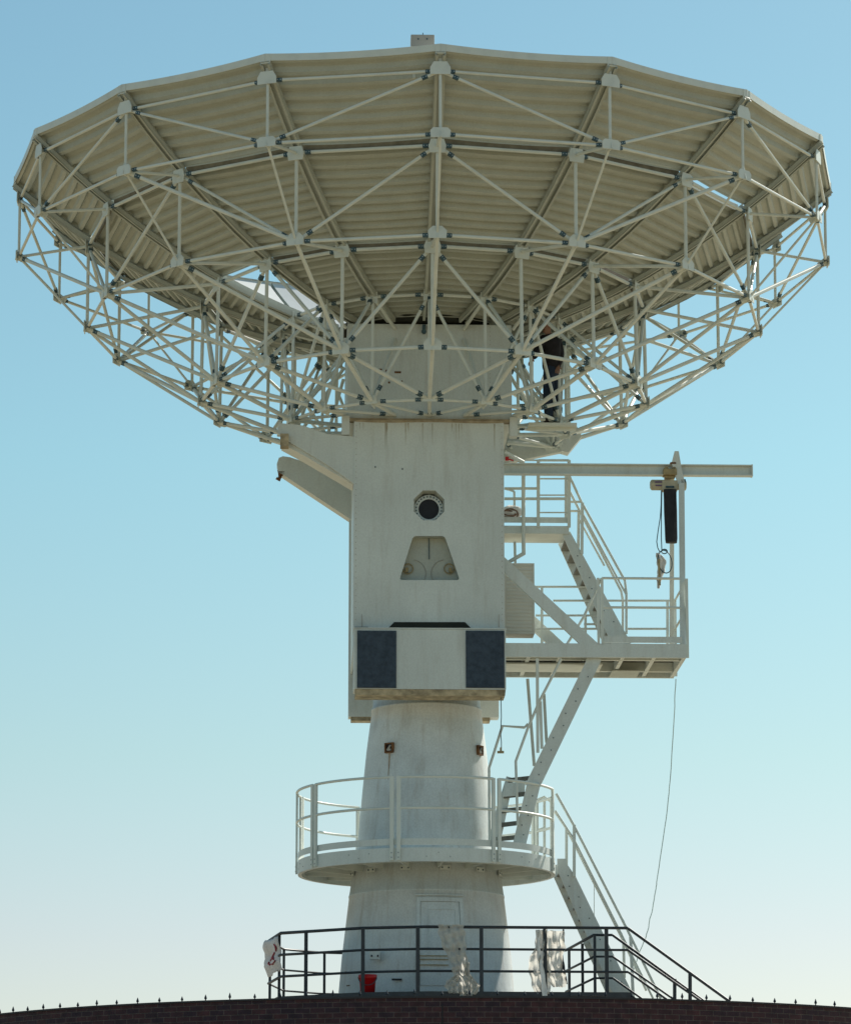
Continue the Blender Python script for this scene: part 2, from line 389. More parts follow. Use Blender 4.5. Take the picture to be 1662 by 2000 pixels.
for a,b in secs:
    s_=thing  # each railing section is a part of the gallery
    aa=a+1.5; bb=b-1.5
    m=MB()
    for z in (zrail,zmid): m.tube(arc(aa,bb,z,20),.021,7)
    sec=m.build('railing_section',M['steel'],ga)
    for q in (aa,bb)+((a+22.5-8,) if a==-103.5 else ()):
        if b-a<30 and q==aa: pass
        m=MB(); c0=cyl(R(q),RP,zf_bot+.03); n_=cyl(R(q),1,0); t=Vector((math.cos(R(q)),math.sin(R(q)),0))
        m.box(cyl(R(q),RP,(zf_bot+.03+zrail)/2),t,n_,ZH,.055,.035,zrail+.02-zf_bot-.03); m.m=1
        for zz in (.06,.13): m.box(cyl(R(q),RP+.019,zf_bot+zz),t,n_,ZH,.02,.008,.02)
        m.build('post',[M['steel'],M['bolt']],sec)

# ================================================================ ANTENNA MOUNT
VF=-1.35; VV=-1.55; VR=1.2
mt=thing('antenna_mount','pale steel mount between tower and dish with two dark vents and a round port','antenna mount',(0,0,zpx(1412,1.5)),DEL)
uL=U(atv(690.5,1100,VF)); uR=U(atv(984.5,1000,VF)); zT=atv(833,822,VF).z; zB=atv(833,1226,VF).z
def F2(px,py,v=VF): return atv(px,py,v)
front=[uvz(uL,VF,zB-.3),uvz(uR,VF,zB-.3),uvz(uR,VF,zT),uvz(uL,VF,zT)]
# port (octagonal) and trapezoid recess
pc=F2(838,987); 
octo=[]
ro=.252
for i in range(8):
    a=R(22.5+45*i); octo.append(pc+UH*ro*math.cos(a)+ZH*ro*math.sin(a))
def roundpoly(pts,r,n=4):
    out=[];k=len(pts)
    for i in range(k):
        p=pts[i];a=(pts[i-1]-p).normalized();b=(pts[(i+1)%k]-p).normalized()
        for j in range(n+1):
            t=j/n; out.append((p+a*r)*(1-t)**2+p*2*t*(1-t)+(p+b*r)*t*t)
    return out
trap=roundpoly([F2(780,1133),F2(898,1133),F2(868.5,1047),F2(807,1047)],.05)
m=MB(); m.prism(front,VH*.03,[octo,trap]); m.build('front_plate',M['paint'],mt)
m=MB()
m.hexa([uvz(uL,VF+.03,zB-.3),uvz(uL+.03,VF+.03,zB-.3),uvz(uL+.03,VR,zB-.3),uvz(uL,VR,zB-.3)],[uvz(uL,VF+.03,zT),uvz(uL+.03,VF+.03,zT),uvz(uL+.03,VR,zT),uvz(uL,VR,zT)])
m.hexa([uvz(uR-.03,VF+.03,zB-.3),uvz(uR,VF+.03,zB-.3),uvz(uR,VR,zB-.3),uvz(uR-.03,VR,zB-.3)],[uvz(uR-.03,VF+.03,zT),uvz(uR,VF+.03,zT),uvz(uR,VR,zT),uvz(uR-.03,VR,zT)])
m.box(uvz((uL+uR)/2,(VF+VR)/2,zT-.02),UH,VH,ZH,uR-uL-.07,VR-VF-.07,.03)
m.build('side_plates',M['paint'],mt)
m=MB(); zr0=atv(700,1405,1.5).z
m.box(uvz(0,1.36,(zr0+zT)/2),UH,VH,ZH,2*1.19,.3,zT-zr0); m.build('rear_plate',M['paint'],mt)
m=MB(); m.box(uvz(-.62-.28,1.36,zr0-.03),UH,VH,ZH,.5,.27,.06); m.box(uvz(.9,1.36,zr0-.03),UH,VH,ZH,.3,.27,.06); m.build('rusty_sill',M['grime'],mt)
# recess interiors
m=MB(); n=8
inn=[p+VH*.16+(pc-p)*.12 for p in octo]
m.add(octo+inn,[(i,(i+1)%n,n+(i+1)%n,n+i) for i in range(n)])
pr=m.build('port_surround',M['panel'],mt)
hc=pc+VH*.12-ZH*.035
m=MB(); ring=[hc+(UH*math.cos(R(i*15))+ZH*math.sin(R(i*15)))*.222 for i in range(24)]; hole=[hc+(UH*math.cos(R(i*15))+ZH*math.sin(R(i*15)))*.158 for i in range(24)]
m.prism(ring,VH*.03,[hole]); m.m=1
for i in range(24):
    a=R(i*15+7); m.tube([hc+(UH*math.cos(a)+ZH*math.sin(a))*.193-VH*.016,hc+(UH*math.cos(a)+ZH*math.sin(a))*.193+VH*.01],.0115,6)
m.build('port_flange',[M['paint'],M['clamp']],mt)
m=MB(); m.tube([hc+VH*.02,hc+VH*.9],.158,24); m.box(hc+VH*.35,UH,VH,ZH,.5,.02,.5); m.build('port_tube',M['black'],mt)
m=MB(); k=len(trap); cen=sum(trap,Vector())/k
back=[p+VH*.2 for p in trap]
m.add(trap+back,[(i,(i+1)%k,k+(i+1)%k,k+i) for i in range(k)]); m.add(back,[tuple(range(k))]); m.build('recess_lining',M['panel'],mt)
m=MB(); c0=F2(838,1047,VF+.19)
m.box(F2(838,1070,VF+.185),UH,VH,ZH,.012,.012,.36); m.build('recess_rib',M['clamp'],mt)
for s,px in ((-1,797),(1,877)):
    c0=F2(px,1111,VF+.19); m=MB()
    m.tube([c0+(UH*math.cos(R(i*20))+ZH*math.sin(R(i*20)))*.075-VH*.02 for i in range(18)],.009,6,closed=True)
    m.box(c0+ZH*-.02+UH*.02*s-VH*.02,UH,VH,ZH,.05,.03,.07)
    b=m.build('ring_fitting',M['brass'],mt)
    m=MB(); c1=F2(px+(8 if s<0 else -8),1120,VF+.195)
    pts=[c1+(UH*math.cos(R(i*7.5))+ZH*math.sin(R(i*7.5)))*.21-VH*.004 for i in (range(-12,13) if s<0 else range(12,37))]
    pts=[p for p in pts if (F2(780,1133).z+.01<p.z<F2(780,1052).z)]
    pts=[p for p in pts if (U(p)-U(c1))*s<-.02]; pts=[p for p in pts if abs(U(p)-U(cen))< .44-(p.z-F2(780,1133).z)*.35]
    if len(pts)>2: m.tube(pts,.004,4); m.build('scribed_arc',M['cabinet'],b)
# vent box
x0=U(atv(691,1300,VV)); x1=U(atv(988,1300,VV)); z1=atv(833,1229,VV).z; z0=atv(833,1346,VV).z
m=MB(); m.prism([uvz(x0,VV,z1),uvz(x0,VV,z0),uvz(x1,VV,z0),uvz(x1,VV,z1)],VH*.5); vb=m.build('vent_box',M['paint'],mt,.01)
m=MB()
sx=U(atv(986,1355,VV+.05)); sx0=U(atv(694,1355,VV+.05)); zz0=z0-.09
m.hexa([uvz(sx0,VV+.02,zz0),uvz(sx,VV+.02,zz0),uvz(sx,VV+.5,zz0),uvz(sx0,VV+.5,zz0)],[uvz(sx0,VV+.01,z0-.003),uvz(x1-.005,VV+.01,z0-.003),uvz(x1-.005,VV+.5,z0-.003),uvz(sx0,VV+.5,z0-.003)])
m.build('rusty_sill',M['grime'],mt)
m=MB(); m.box(uvz((x0+x1)/2,VV+.25,z1+.012),UH,VH,ZH,x1-x0+.02,.52,.018); m.build('vent_box_lip',M['paint'],vb)
for xa,xb in ((698,774),(909.5,985)):
    pa=atv(xa,1232,VV);pb=atv(xb,1344,VV); cc=(pa+pb)/2
    m=MB(); m.box(uvz(U(cc),VV-.006,cc.z),UH,VH,ZH,abs(U(pb)-U(pa)),.03,pa.z-pb.z); m.m=1
    for i in (-1,1):
        for j in (-1,0,1): m.box(uvz(U(cc)+i*(abs(U(pb)-U(pa))/2-.025),VV-.024,cc.z+j*((pa.z-pb.z)/2-.03)),UH,VH,ZH,.014,.008,.014)
    m.build('vent',[M['vent'],M['clamp']],vb)
# dark trapezoid slot above the vent box
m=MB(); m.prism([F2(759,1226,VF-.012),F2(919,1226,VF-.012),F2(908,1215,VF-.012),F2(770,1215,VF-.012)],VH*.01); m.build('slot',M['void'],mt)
for px in (707,974):
    m=MB(); p=atv(px,1225,VF-.05); m.tube([p,p+ZH*.10,p+ZH*.20],[.012,.008,.006],6); m.build('lifting_pin',M['cabinet'],mt)
m=MB(); m.box(atv(706,1226,VF-.08),UH,VH,ZH,.2,.05,.02); m.build('bolt_plate',M['clamp'],mt)
# seam grime at the top of the mount
m=MB(); vs=[]
for i in range(25):
    t=i/24; dip=.018*math.sin(t*9)+.02*(1-(2*t-1)**2); vs+=[uvz(uL+(uR-uL)*t,VF-.004,zT+.008),uvz(uL+(uR-uL)*t,VF-.004,zT-.02-dip*.5)]
m.add(vs,[(2*i,2*i+2,2*i+3,2*i+1) for i in range(24)]); m.build('rust_line',M['stain'],mt)
for px,py in ((733,912),(786,916)):
    m=MB(); m.box(F2(px,py,VF-.004),UH,VH,ZH,.02,.01,.02); m.build('plug',M['clamp'],mt)
drip=mat('drip_stain',(.40,.37,.29),.7,var=.2,scale=9)
rd=random.Random(31)
for i in range(16):
    u=uL+.06+rd.random()*(uR-uL-.12); L_=rd.uniform(.08,.45); wd=rd.uniform(.004,.010); zt=zT-.04
    m=MB(); vs=[]
    for q in range(7): ww=wd*(1-q/6.5)*rd.uniform(.7,1.2); vs+=[uvz(u-ww,VF-.0025,zt-L_*q/6),uvz(u+ww,VF-.0025,zt-L_*q/6)]
    m.add(vs,[(2*q,2*q+1,2*q+3,2*q+2) for q in range(6)]); m.build('drip_mark',drip,mt)
m=MB()
for i in range(34):
    for x_ in (uL+.035,uR-.035): m.box(uvz(x_,VF-.002,zB+.12+i*(zT-zB-.2)/33),UH,VH,ZH,.011,.008,.011)
m.build('edge_rivets',M['cabinet'],mt)
# side arms on the left
P=lambda L,v:[atv(x,y,v) for x,y in L]
m=MB(); m.prism(P([(692,853),(692,945),(640,908),(597,882),(557,858),(541,845),(546,826),(592,831),(640,848)],VF+.01),VH*.06); m.build('front_arm',M['paint'],mt)
m=MB(); m.prism(P([(692,951),(641,921),(600,904),(567,893),(553,891),(545,894),(541,906),(544,922),(551,926),(686,1015),(692,1015)],1.15),VH*.3); m.build('rear_arm',M['paint'],mt)
m=MB(); q=atv(545,925,1.2); m.tube([q+ZH*.06,q-ZH*.03+UH*.03,q-ZH*.10,q-ZH*.07-UH*.035],.03,6); m.box(q+UH*.04,UH,VH,ZH,.1,.1,.06); m.build('arm_hook',M['rust'],mt)
m=MB(); m.prism(P([(556,851),(597,878),(690,936),(690,946),(600,893),(550,866)],VF+.071),VH*.5); m.build('arm_underplate',M['paint'],mt)
m=MB(); m.box(atv(556,862,VF),UH,VH,ZH,.13,.2,.2); m.build('arm_pad',M['grime'],mt)
m=MB(); m.prism(P([(1086,832),(1125,830),(1136,852),(1110,884),(1096,880),(1086,858)],.9),VH*.25); m.build('bearing_plate',M['paint'],mt)
m=MB(); m.prism(P([(985,850),(1086,845),(1096,882),(985,905)],.95),VH*.15); m.build('rear_arm',M['paint'],mt)

# ================================================================ DISH
zc=lambda z:z+CZ
OX=-.04
K4=16.0; Z0=zc(14.60)
def surf(r): return Z0+r*r/K4
def facet(s,lat): q=(s/math.cos(math.pi/16))**2; return Z0+(q*.62+(s*s+lat*lat)*.38)/K4
def dp(a,r,z):      # dish point from angle (front=0, right positive), radius, height
    x=r*math.sin(a)+OX; y=-r*math.cos(a); return Vector((x,y,z+.0037*x-.0054*y))
def ra(k): return DEL+k*math.pi/8
HZT=atv(836,633,-1.27).z; HZB=atv(836,819,-1.27).z; HH=1.27
dish=thing('dish_antenna','huge white radio dish pointing at the sky on a lattice of steel struts','dish antenna',(OX,0,HZB),DEL)
RINGS=[6.5,5.27,3.44,1.42]
def panel(k,i):
    a0=ra(k);a1=ra(k+1);am=(a0+a1)/2; half=math.pi/16
    s1=RINGS[i]*math.cos(half)-(.0 if i==0 else .03); s0=RINGS[i+1]*math.cos(half)+.03
    if (k,i)==(2,1): s1-=.055
    gap=.035
    n=max(3,round((s1-s0)/.158)); per=(s1-s0)/n
    # profile of s positions and depth below the skin
    pf=[(s0,.075)]
    for j in range(n):
        b=s0+per*j
        pf+=[(b+per*.08,.075),(b+per*.16,.006),(b+per*.56,.006),(b+per*.80,.075)]
    pf.append((s1,.075))
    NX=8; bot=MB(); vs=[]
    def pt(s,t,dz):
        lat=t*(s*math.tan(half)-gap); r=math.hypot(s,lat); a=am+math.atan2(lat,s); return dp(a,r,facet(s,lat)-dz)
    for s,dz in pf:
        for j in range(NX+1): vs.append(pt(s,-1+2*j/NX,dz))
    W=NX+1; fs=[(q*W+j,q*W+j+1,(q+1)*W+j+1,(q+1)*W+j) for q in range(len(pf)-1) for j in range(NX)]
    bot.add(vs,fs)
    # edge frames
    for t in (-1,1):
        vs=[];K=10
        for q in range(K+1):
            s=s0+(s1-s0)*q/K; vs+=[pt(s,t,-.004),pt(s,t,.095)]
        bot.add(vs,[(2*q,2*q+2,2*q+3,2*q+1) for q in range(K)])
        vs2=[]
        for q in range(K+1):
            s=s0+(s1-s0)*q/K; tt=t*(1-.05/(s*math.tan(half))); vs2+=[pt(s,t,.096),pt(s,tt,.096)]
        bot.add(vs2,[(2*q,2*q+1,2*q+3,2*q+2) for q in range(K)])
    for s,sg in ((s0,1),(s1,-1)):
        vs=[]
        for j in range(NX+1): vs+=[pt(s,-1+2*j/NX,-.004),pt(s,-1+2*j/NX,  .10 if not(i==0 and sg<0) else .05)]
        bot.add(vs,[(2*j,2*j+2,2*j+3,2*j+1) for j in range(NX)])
    if i>0 and (k,i)!=(2,1):      # dark strip along the outer edge, painted shade of the ring gap
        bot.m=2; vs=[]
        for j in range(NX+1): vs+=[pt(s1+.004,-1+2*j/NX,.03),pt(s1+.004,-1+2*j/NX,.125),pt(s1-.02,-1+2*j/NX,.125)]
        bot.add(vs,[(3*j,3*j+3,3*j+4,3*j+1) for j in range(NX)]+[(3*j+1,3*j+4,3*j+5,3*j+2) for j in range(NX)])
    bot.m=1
    top=[];NS=6
    for q in range(NS+1):
        for j in range(W): top.append(pt(s0+(s1-s0)*q/NS,-1+2*j/NX,-.004))
    bot.add(top,[(q*W+j,(q+1)*W+j,(q+1)*W+j+1,q*W+j+1) for q in range(NS) for j in range(NX)],True)
    return bot.build('reflector_panel',[M['panel'],M['dish'],M['gap_shade']],dish)
MISSING={(-3,2)}
for i in range(3):
    for k in range(-8,8):
        if (k,i) in MISSING: continue
        panel(k,i)
# rim edging
for k in range(-8,8):
    m=MB(); half=math.pi/16; am=(ra(k)+ra(k+1))/2; S=6.5*math.cos(half); W=10
    rows=[(S-.05,-.02),(S+.02,-.02),(S+.02,.085),(S+.012,.085),(S+.012,-.008)]
    vs=[]
    for s,dz in rows:
        for j in range(W+1):
            lat=(-1+2*j/W)*(6.5*math.sin(half)+.003); r=math.hypot(s,lat); vs.append(dp(am+math.atan2(lat,s),r,facet(S,lat)-dz))
    m.add(vs,[(q*(W+1)+j,(q+1)*(W+1)+j,(q+1)*(W+1)+j+1,q*(W+1)+j+1) for q in range(len(rows)-1) for j in range(W)])
    m.build('rim_edge',M['steel'],dish)
# truss nodes
NODE={'N1':(6.416,16.888),'N2':(6.412,15.951),'M1':(5.316,16.135),'M2':(5.314,14.79),'K1':(3.488,15.155),'K2':(3.509,13.60),'L1':(2.23,14.76),'L2':(2.25,13.11)}
def nd(n,k): r,z=NODE[n]; return dp(ra(k),r,zc(z))
def hubpt(k,z,extra=.02):
    a=k*math.pi/8; s=math.sin(a);c=math.cos(a); q=(HH+extra)/max(abs(s),abs(c)); return uvz(q*s,-q*c,z)
def rod(mb,p,q,w):
    d=(q-p).normalized(); up=ZH if abs(d.z)<.98 else VH
    a=d.cross(up).normalized(); b=a.cross(d).normalized(); h=w/2; c=h*.5
    pr=[(h,-c),(h,c),(c,h),(-c,h),(-h,c),(-h,-c),(-c,-h),(c,-h)]
    vs=[e+a*x+b*y for e in (p,q) for x,y in pr]
    mb.add(vs,[(i,(i+1)%8,8+(i+1)%8,8+i) for i in range(8)]+[tuple(range(8))[::-1],tuple(range(8,16))])
def member(mb,p,q,w,clamps=(1,1),off=.17,cw=None):
    mb.m=0; rod(mb,p,q,w)
    d=(q-p); L=d.length
    if L<.5: return
    d/=L; up=ZH if abs(d.z)<.98 else VH
    a=d.cross(up).normalized(); b=a.cross(d).normalized()
    for e,fl in ((p+d*off,clamps[0]),(q-d*off,clamps[1])):
        if not fl: continue
        mb.m=1; mb.box(e,a,b,d,w+.008,w+.008,.085); mb.m=2
        for s in (-1,1):
            mb.box(e+d*.022*s,a,b,d,w+.016,.018,.015)
    mb.m=0
MM=[M['steel'],M['clamp'],M['bolt']]
WM={'N':.042,'M':.047,'K':.051,'L':.045}
def plate(mb,c,t,nrm,pts,th=.014):
    lp=[c+t*x*.86+ZH*y*.86-nrm*th/2 for x,y in pts]; mb.prism(lp,nrm*th)
for k in range(-8,8):
    a=ra(k); n_=Vector((math.sin(a),-math.cos(a),0)); t=Vector((math.cos(a),math.sin(a),0))
    # rib: a channel under the panels
    rb=MB(); rs=[6.52,6.0,5.6,5.2,4.7,4.2,3.7,3.2,2.7,2.2,1.8,1.45]
    for r0,r1 in zip(rs,rs[1:]):
        p=dp(a,r0,surf(r0)-.115);q=dp(a,r1,surf(r1)-.115)
        rb.bar(p,q,.13,.016,up=ZH)
        for s in (-1,1): rb.bar(p+t*s*.066-ZH*.025,q+t*s*.066-ZH*.025,.012,.07)
        for s in (-1,1): rb.bar(p+t*s*.052-ZH*.058,q+t*s*.052-ZH*.058,.04,.010)
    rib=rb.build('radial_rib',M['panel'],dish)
    # hangers from rib to N1
    mb=MB(); p=nd('N1',k); mb.bar(dp(a,6.43,surf(6.43)-.1),p,.05,.02)
    mb.box(dp(a,6.505,surf(6.505)-.06),t,n_,ZH,.15,.02,.14); mb.build('hanger',M['steel'],rib)
    for rr,wd in (('N',.042),('M',.05),('K',.054),('L',.048)):
        mb=MB(); p1=nd(rr+'1',k); p2=nd(rr+'2',k)
        rod(mb,p1,p2,wd)
        if rr=='N':
            plate(mb,p1+n_*.035,t,n_,[(-.11,.15),(.11,.15),(.17,.05),(.17,-.07),(-.17,-.07),(-.17,.05)])
            plate(mb,p2+n_*.035,t,n_,[(-.12,.10),(.12,.10),(.17,.05),(.16,-.07),(-.16,-.07),(-.17,.05)])
        elif rr in 'MK':
            plate(mb,p1+n_*.04,t,n_,[(-.11,.10),(.11,.10),(.15,-.02),(.13,-.14),(-.13,-.14),(-.15,-.02)])
            plate(mb,p2+n_*.04,t,n_,[(-.08,.14),(.08,.14),(.16,.06),(.15,-.07),(-.15,-.07),(-.16,.06)])
        else:
            plate(mb,p1+n_*.04,t,n_,[(-.10,.08),(.10,.08),(.11,-.13),(-.11,-.13)])
            plate(mb,p2+n_*.04,t,n_,[(-.08,.10),(.08,.10),(.12,-.05),(-.12,-.05)])
        mb.build('post',M['steel'],rib)
    # lower chord and webs of the rib truss
    mb=MB()
    for p_,q_,w_ in ((nd('N2',k),nd('M2',k),.034),(nd('M2',k),nd('K2',k),.052),(nd('K2',k),nd('L2',k),.062),(nd('L2',k),hubpt(k,HZB+.06),.06)):
        mb=MB(); member(mb,p_,q_,w_,(0,0)); mb.build('lower_chord',MM,rib)
    for p_,q_,w_,c_ in ((nd('N2',k),nd('M1',k),.042,0),(nd('M2',k),nd('K1',k),.05,0),(nd('K2',k),nd('L1',k),.05,1),(nd('L2',k),hubpt(k,HZT-.25),.05,0),(nd('L1',k),hubpt(k,HZT-.08),.05,0)):
        mb=MB(); member(mb,p_,q_,w_,(c_,c_)); mb.build('web_strut',MM,rib)
# gussets in radial plane at lower nodes
    for nn in ('N2','M2','K2','L2'):
        mb=MB(); c=nd(nn,k); mb.prism([c+n_*x+ZH*y-t*.006 for x,y in ((-.14,-.02),(.03,.12),(.06,-.05),(-.1,-.09))],t*.012); mb.build('gusset',M['steel'],rib)
    # rings of circumferential struts
    for rr in 'NMKL':
        wd=WM[rr]
        m1=MB(); member(m1,nd(rr+'1',k)+n_*.0,nd(rr+'1',k+1),wd); br=m1.build('upper_strut',MM,dish)
        m2=MB(); member(m2,nd(rr+'2',k),nd(rr+'2',k+1),wd); m2.build('lower_strut',MM,dish)
        m3=MB()
        if k%2==0: member(m3,nd(rr+'1',k),nd(rr+'2',k+1),wd,off=.24)
        else: member(m3,nd(rr+'2',k),nd(rr+'1',k+1),wd,off=.24)
        m3.build('diagonal_strut',MM,dish)
    # bottom plane bracing
    if k!=0 and k!=-8:
        s=-1 if k>0 else 1
        for ok,p_,q_,w_,c_ in ((k%2==0,'N2','M2',.055,(1,0)),(abs(k)!=1,'M2','K2',.058,(1,0)),(True,'K2','L2',.055,(1,1))):
            if ok: mb=MB(); member(mb,nd(p_,k),nd(q_,k+s),w_,c_,off=.2); mb.build('bracing',MM,dish)
    mb=MB()
    member(mb,nd('L2',k),hubpt(k+(1 if k<0 else -1 if k>0 else 0),HZB+.06),.045,(0,1),off=.2)
    mb.build('bracing',MM,dish)
# hub box
m=MB(); m.box(uvz(0,0,(HZT+HZB)/2),UH,VH,ZH,2*HH,2*HH,HZT-HZB); hb=m.build('hub_box',M['paint'],dish,.012)
m=MB()
for px in (727,957):
    for j in range(22): 
        p=atv(px,640+j*8.2,-HH-.003); m.box(p,UH,VH,ZH,.009,.008,.012)
m.build('rivets',M['cabinet'],hb)
m=MB(); vs=[]
m.box(uvz(0,-HH-.002,HZB-.03),UH,VH,ZH,2*HH+.05,.12,.05); m.build('hub_flange',M['stain'],hb)
m=MB()
for px,py,ww in ((743,722,.08),(757,724,.06),(777,727,.1),(728,744,.03),(760,747,.03),(785,745,.02)): m.box(atv(px,py,-HH-.004),UH,VH,ZH,ww,.006,.03)
m.build('chipped_patch',M['rust'],hb)
m=MB(); p=atv(828,648,-HH-.05); m.tube([p,p-VH*.02+ZH*.0],.04,12); m.box(p+ZH*.07,UH,VH,ZH,.05,.05,.08); m.build('junction_fitting',M['clamp'],hb)
for s in (-1,1):
    m=MB(); m.box(uvz(s*(HH+.02),-HH+.02,HZB-.12),UH,VH,ZH,.12,.2,.3); m.build('corner_foot',M['paint'],hb)
# inner hub ring under the panel opening
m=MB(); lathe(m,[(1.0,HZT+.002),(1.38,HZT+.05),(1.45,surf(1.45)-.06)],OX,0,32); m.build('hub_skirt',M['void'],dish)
m=MB(); lathe(m,[(0.01,surf(0)+.01),(.7,surf(.7)+.01),(1.4,surf(1.4)+.01)],OX,0,32); m.build('centre_cover',M['dish'],dish)
# dangling cable loops under the left and right panels
for pts in ([(116,488),(121,476)],[(124,484),(131,474)],[(475,520),(473,535)]):
    pass
# sensor box above the rim
sb=atv(825,85,-6.1)
tb_=thing('rim_box','small pale grey box with a short spike standing on the top edge of the dish','box',sb-ZH*.1,DEL)
m=MB(); pa=atv(802,72,-6.1);pb=atv(848,96,-6.1); cc=(pa+pb)/2; m.box(cc,UH,VH,ZH,U(pb)-U(pa),.22,pa.z-pb.z); m.build('case',M['cabinet'],tb_,.008)
m=MB(); q=atv(826,72,-6.1); m.tube([q-ZH*.02,q+ZH*.06],.007,6); m.build('antenna_spike',M['clamp'],tb_)
m=MB()
for px in (817,834): m.box(atv(px,76,-6.215),UH,VH,ZH,.02,.01,.02)
m.build('bolt',M['clamp'],tb_)
m=MB()
for s in (-.12,.12): m.box(uvz(U(sb)+s,-6.1,(surf(6.1)+pb.z)/2),UH,VH,ZH,.04,.04,abs(pb.z-surf(6.1))+.02)
m.build('leg',M['steel'],tb_)

# ================================================================ RIGHT-HAND PLATFORMS
VA=-1.2; VB=.75
def beamprism(mb,pxpts,v,th): mb.prism([atv(x,y,v) for x,y in pxpts],VH*th); return mb
# --- mid platform
zmd=atv(1200,1257,VA).z; zmb=atv(1200,1284,VA).z
uM0=U(atv(990,1270,VA)); uM1=U(atv(1340,1274,VA))
mp=thing('middle_platform','wide railed steel platform at mid height, right of the mount box','platform',uvz((uM0+uM1)/2,0,zmb),DEL)
def pbox(u0,u1,v0,v1,z0,z1): 
    m=MB(); m.box(uvz((u0+u1)/2,(v0+v1)/2,(z0+z1)/2),UH,VH,ZH,abs(u1-u0),abs(v1-v0),abs(z1-z0)); return m
m=pbox(uR-.05,uM1,VA,VA+.06,zmb,zmd); m.build('front_beam',M['paint'],mp)
m=pbox(uR+.02,uM1,VB-.06,VB,zmb,zmd); m.build('rear_beam',M['paint'],mp)
m=pbox(uM1-.06,uM1-.001,VA+.061,VB-.061,zmb+.003,zmd-.003); m.build('end_beam',M['paint'],mp)
for i in range(5):
    u=uR+.35+i*.48; m=pbox(u,u+.06,VA+.062,VB-.062,zmb+.02,zmd-.05); m.build('joist',M['steel'],mp)
m=pbox(uR+.03,uM1-.07,VA+.35,VA+.43,zmb+.018,zmd-.052); m.build('stringer_beam',M['steel'],mp)
m=pbox(uR+.03,uM1-.07,VB-.55,VB-.47,zmb+.018,zmd-.052); m.build('stringer_beam',M['steel'],mp)
m=pbox(uR+.02,uM1-.062,VA+.062,VB-.062,zmd-.045,zmd-.01); m.build('deck',M['grate'],mp)
m=pbox(uR+.05,U(atv(1170,1300,0)),VA+.6,VA+1.35,zmb-.01,zmb+.012); m.build('under_plate',M['steel'],mp)
m=pbox(U(atv(1195,1300,0)),U(atv(1250,1300,0)),VA+1.2,VB-.1,zmb-.006,zmb+.01); m.build('under_plate',M['panel'],mp)
uT0=U(atv(1178,1250,VA)); zt0=atv(1200,1255,VA).z;zt1=atv(1200,1243,VA).z
m=pbox(uT0,uM1-.06,VA+.0,VA+.015,zt0,zt1); m.build('toe_board',M['paint'],mp)
m=pbox(uT0+.1,uM1-.08,VB-.02,VB,zmd+.0,zmd+.1); m.build('toe_board',M['paint'],mp)
ztop=atv(1250,1129,VA).z; zmi=atv(1250,1186,VA).z
def rail(name,pts,r,parent,mt_=None,posts=()):
    m=MB(); m.tube(pts,r,7); o=m.build(name,mt_ or M['steel'],parent); return o
def post(p,q,w,parent,name='post',m_=None):
    m=MB(); m.bar(p,q,w,w); return m.build(name,m_ or M['steel'],parent)
uP0=U(atv(1176,1190,VA)); uP1=U(atv(1329,1190,VA))
for u in (uP0-.06,uP0): post(uvz(u,VA+.02,zmd-.02),uvz(u,VA+.02,ztop),.04,mp)
for z in (ztop,zmi): rail('rail',[uvz(uP0-.0,VA+.02,z),uvz(uP1,VA+.02,z)],.020,mp)
# right side railing just outside the end beam
uE=uM1+.03
zsr=atv(1343,1130,VA+.1).z
for v in (VA+.12,VB-.1): post(uvz(uE,v,zmb+.02),uvz(uE,v,zsr),.042,mp)
for z in (zsr-.02,zmi): rail('rail',[uvz(uE,VA+.12,z),uvz(uE,VB-.1,z)],.018,mp)
# rear railings
vB=VB-.05
zs=[atv(1250,y,vB).z for y in (1147,1181,1212,1238)]
ur0=U(atv(1046,1150,vB)); ur1=U(atv(1311,1150,vB))
for (xa,xb,y) in ((1046,1160,1146),(1080,1310,1173),(1046,1176,1202),(1046,1170,1228),(1225,1303,1228),(1140,1170,1219)):
    rail('rail',[atv(xa,y,vB),atv(xb,y,vB)],.018,mp)
for x in (1058,1143,1303):
    post(atv(x,1260,vB),atv(x,1146 if x<1100 else (1204 if x<1200 else 1173),vB),.04,mp)
# big diagonal braces
m=MB(); beamprism(m,[(985,1088),(1170,1259),(1134,1259),(985,1118)],VA+.005,.08); m.build('brace',M['paint'],mp)
sh=lambda pts,dv:[atv(x,y,VA)+VH*dv for x,y in pts]
m=MB(); m.prism(sh([(985,1088),(1170,1259),(1134,1259),(985,1118)],2.0),VH*.08); m.build('brace',M['paint'],mp)
# --- cabinet
cb=thing('louvred_cabinet','cream louvred electrical cabinet bolted to the right side of the mount','cabinet',atv(1012,1238,-.3),DEL)
pa=atv(984,1100,-.3);pb=atv(1044,1238,-.3); cc=(pa+pb)/2; W_=U(pb)-U(pa);H_=pa.z-pb.z
m=MB(); m.box(cc+VH*.2,UH,VH,ZH,W_,.4,H_); m.build('case',M['cream'],cb,.006)
m=MB()
for s in (-1,1): m.box(cc+UH*s*(W_/2-.012)-VH*.006,UH,VH,ZH,.024,.014,H_)
for s in (-1,1): m.box(cc+ZH*s*(H_/2-.012)-VH*.006,UH,VH,ZH,W_-.05,.014,.024)
fr_=m.build('door_frame',M['cream'],cb)
for j in range(19):
    z=pb.z+.05+j*(H_-.1)/18; m=MB(); m.hexa([uvz(U(pa)+.04,-.3-.004,z-.004),uvz(U(pb)-.04,-.3-.004,z-.004),uvz(U(pb)-.04,-.3+.01,z-.004),uvz(U(pa)+.04,-.3+.01,z-.004)],
        [uvz(U(pa)+.04,-.312,z-.006),uvz(U(pb)-.04,-.312,z-.006),uvz(U(pb)-.04,-.3,z+.022),uvz(U(pa)+.04,-.3,z+.022)]); m.build('louvre',M['cream'],fr_)
